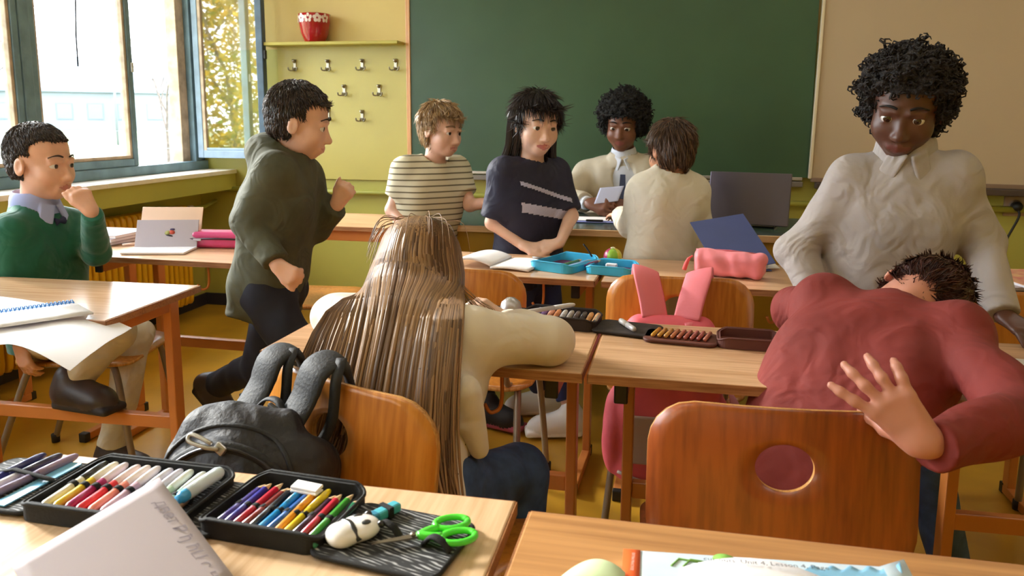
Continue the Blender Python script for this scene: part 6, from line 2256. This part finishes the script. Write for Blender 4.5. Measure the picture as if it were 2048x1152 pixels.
box('wall', (-22, 0, 0), (22, 9, 4.2), m_bld, bl)
box('roof', (-22.4, -0.4, 4.2), (22.4, 9.4, 4.6), m_hill, bl)
for k in range(14):
    wnd = box('window', (-20.5 + 3 * k, -0.06, 1.2), (-18.9 + 3 * k, 0.02, 3.0), m_bldw, bl)
    pn = box('pane', (-20.4 + 3 * k, -0.09, 1.3), (-19.0 + 3 * k, -0.06, 2.9), mat('outside_pane', '64748A', 0.2), None)
    pn.parent = wnd
    pn.location = pn.location - wnd.location
box('door', (20.2, -0.06, 0.0), (21.4, 0.02, 2.4), mat('outside_door_blue', '32486A', 0.6), bl)


def branchy(name, label, x, y, h, seed, leaves=0, leaf_m=None, spread=0.35, group=None):
    rs = random.Random(seed)
    o = empty(name, (x, y, -0.4), 0, label, 'tree', group)
    V, F, tips = [], [], []

    def grow(p, d, L, r, lev):
        pts = [p]
        for k in range(4):
            d = (d + Vector((rs.uniform(-1, 1), rs.uniform(-1, 1), rs.uniform(-0.3, 0.6))) * 0.16).normalized()
            pts.append(pts[-1] + d * L / 4)
        a, b = tube_vf(pts, [r * (1 - 0.12 * k) for k in range(5)], 5, False, 1.0, len(V))
        V.extend(a)
        F.extend(b)
        tips.append(pts[-1])
        tips.append(pts[2])
        if lev:
            for k in range(3 if lev > 1 else 4):
                q = pts[2 + k % 3]
                nd = (d + Vector((rs.uniform(-1, 1), rs.uniform(-1, 1), rs.uniform(-0.1, 0.7))) * (0.5 + spread)).normalized()
                grow(q, nd, L * rs.uniform(0.55, 0.75), r * 0.55, lev - 1)
    grow(Vector((0, 0, 0)), Vector((0, 0, 1)), h * 0.45, 0.012 * h, 4)
    link('branches', mesh_from('branches', V, F, True), m_bark, o)
    if leaves:
        LV, LF = [], []
        for i in range(leaves):
            a_, r_ = rs.random() * 6.283, rs.random() ** 0.5
            zz = rs.random()
            w_ = (0.55 + 0.45 * math.sin(math.pi * min(1, zz * 0.9 + 0.1))) * h * 0.36
            c = Vector((math.cos(a_) * r_ * w_ * (1 + 0.2 * math.sin(5 * a_ + 9 * zz)), math.sin(a_) * r_ * w_, h * (0.10 + 0.95 * zz)))
            u = Vector((rs.uniform(-1, 1), rs.uniform(-1, 1), rs.uniform(-1, 1))).normalized()
            w = u.orthogonal().normalized()
            s = rs.uniform(0.035, 0.075)
            q = len(LV)
            LV += [c - u * s, c + w * s * 0.6, c + u * s, c - w * s * 0.6]
            LF.append((q, q + 1, q + 2, q + 3))
        f_ = link('foliage', mesh_from('foliage', LV, LF), leaf_m, o)
        f_['kind'] = 'stuff'
    return o


m_leafy = hair_material('leaf_autumn', 'C9A02E', '6A7A3A', 0.7)
branchy('bare_tree', 'tall bare birch tree seen through the window beside the street lamp', -18.5, 17.5, 6.5, 3)
branchy('bare_tree', 'thin bare tree seen through the open window bay', -16.3, 23.0, 5.0, 8)
branchy('autumn_tree', 'yellow autumn tree mirrored in the opened window sash', -8.3, -3.4, 5.2, 5, 15000, m_leafy, 0.55)
branchy('autumn_tree', 'green and yellow autumn tree mirrored behind the first one', -11.5, -8.6, 7.0, 15, 12000, m_leafy, 0.55)
for k, (x, y) in enumerate(((-24.5, 26.0), (-30.0, 38.0))):
    lp_ = empty('street_lamp', (x, y, -0.4), A(40), ('street lamp with two arms seen through the closed window', 'second street lamp farther behind the first one')[k], 'street lamp')
    tube('pole', [(0, 0, 0), (0, 0, 5.6)], [0.07, 0.045], m_pole, lp_, 8)
    for s in (-1, 1):
        tube('arm', [(0, 0, 5.5), (s * 0.5, 0, 5.7), (s * 0.95, 0, 5.72)], 0.03, m_pole, lp_, 6)
        obox('lamp_head', (0.4, 0.14, 0.07), m_pole, lp_, (s * 1.05, 0, 5.7), (0, 0, 0), 0.02)
fc = empty('fence', (-15.5, 15.0, -0.4), A(52), 'thin wire fence with posts on the grass outside the window', 'fence')
for k in range(14):
    tube('post', [(-9 + 1.9 * k, 0, 0), (-9 + 1.9 * k, 0, 1.25)], 0.03, m_pole, fc, 6)
for z in (0.3, 0.75, 1.2):
    tube('wire', [(-9, 0, z), (16, 0, z)], 0.008, m_pole, fc, 4)
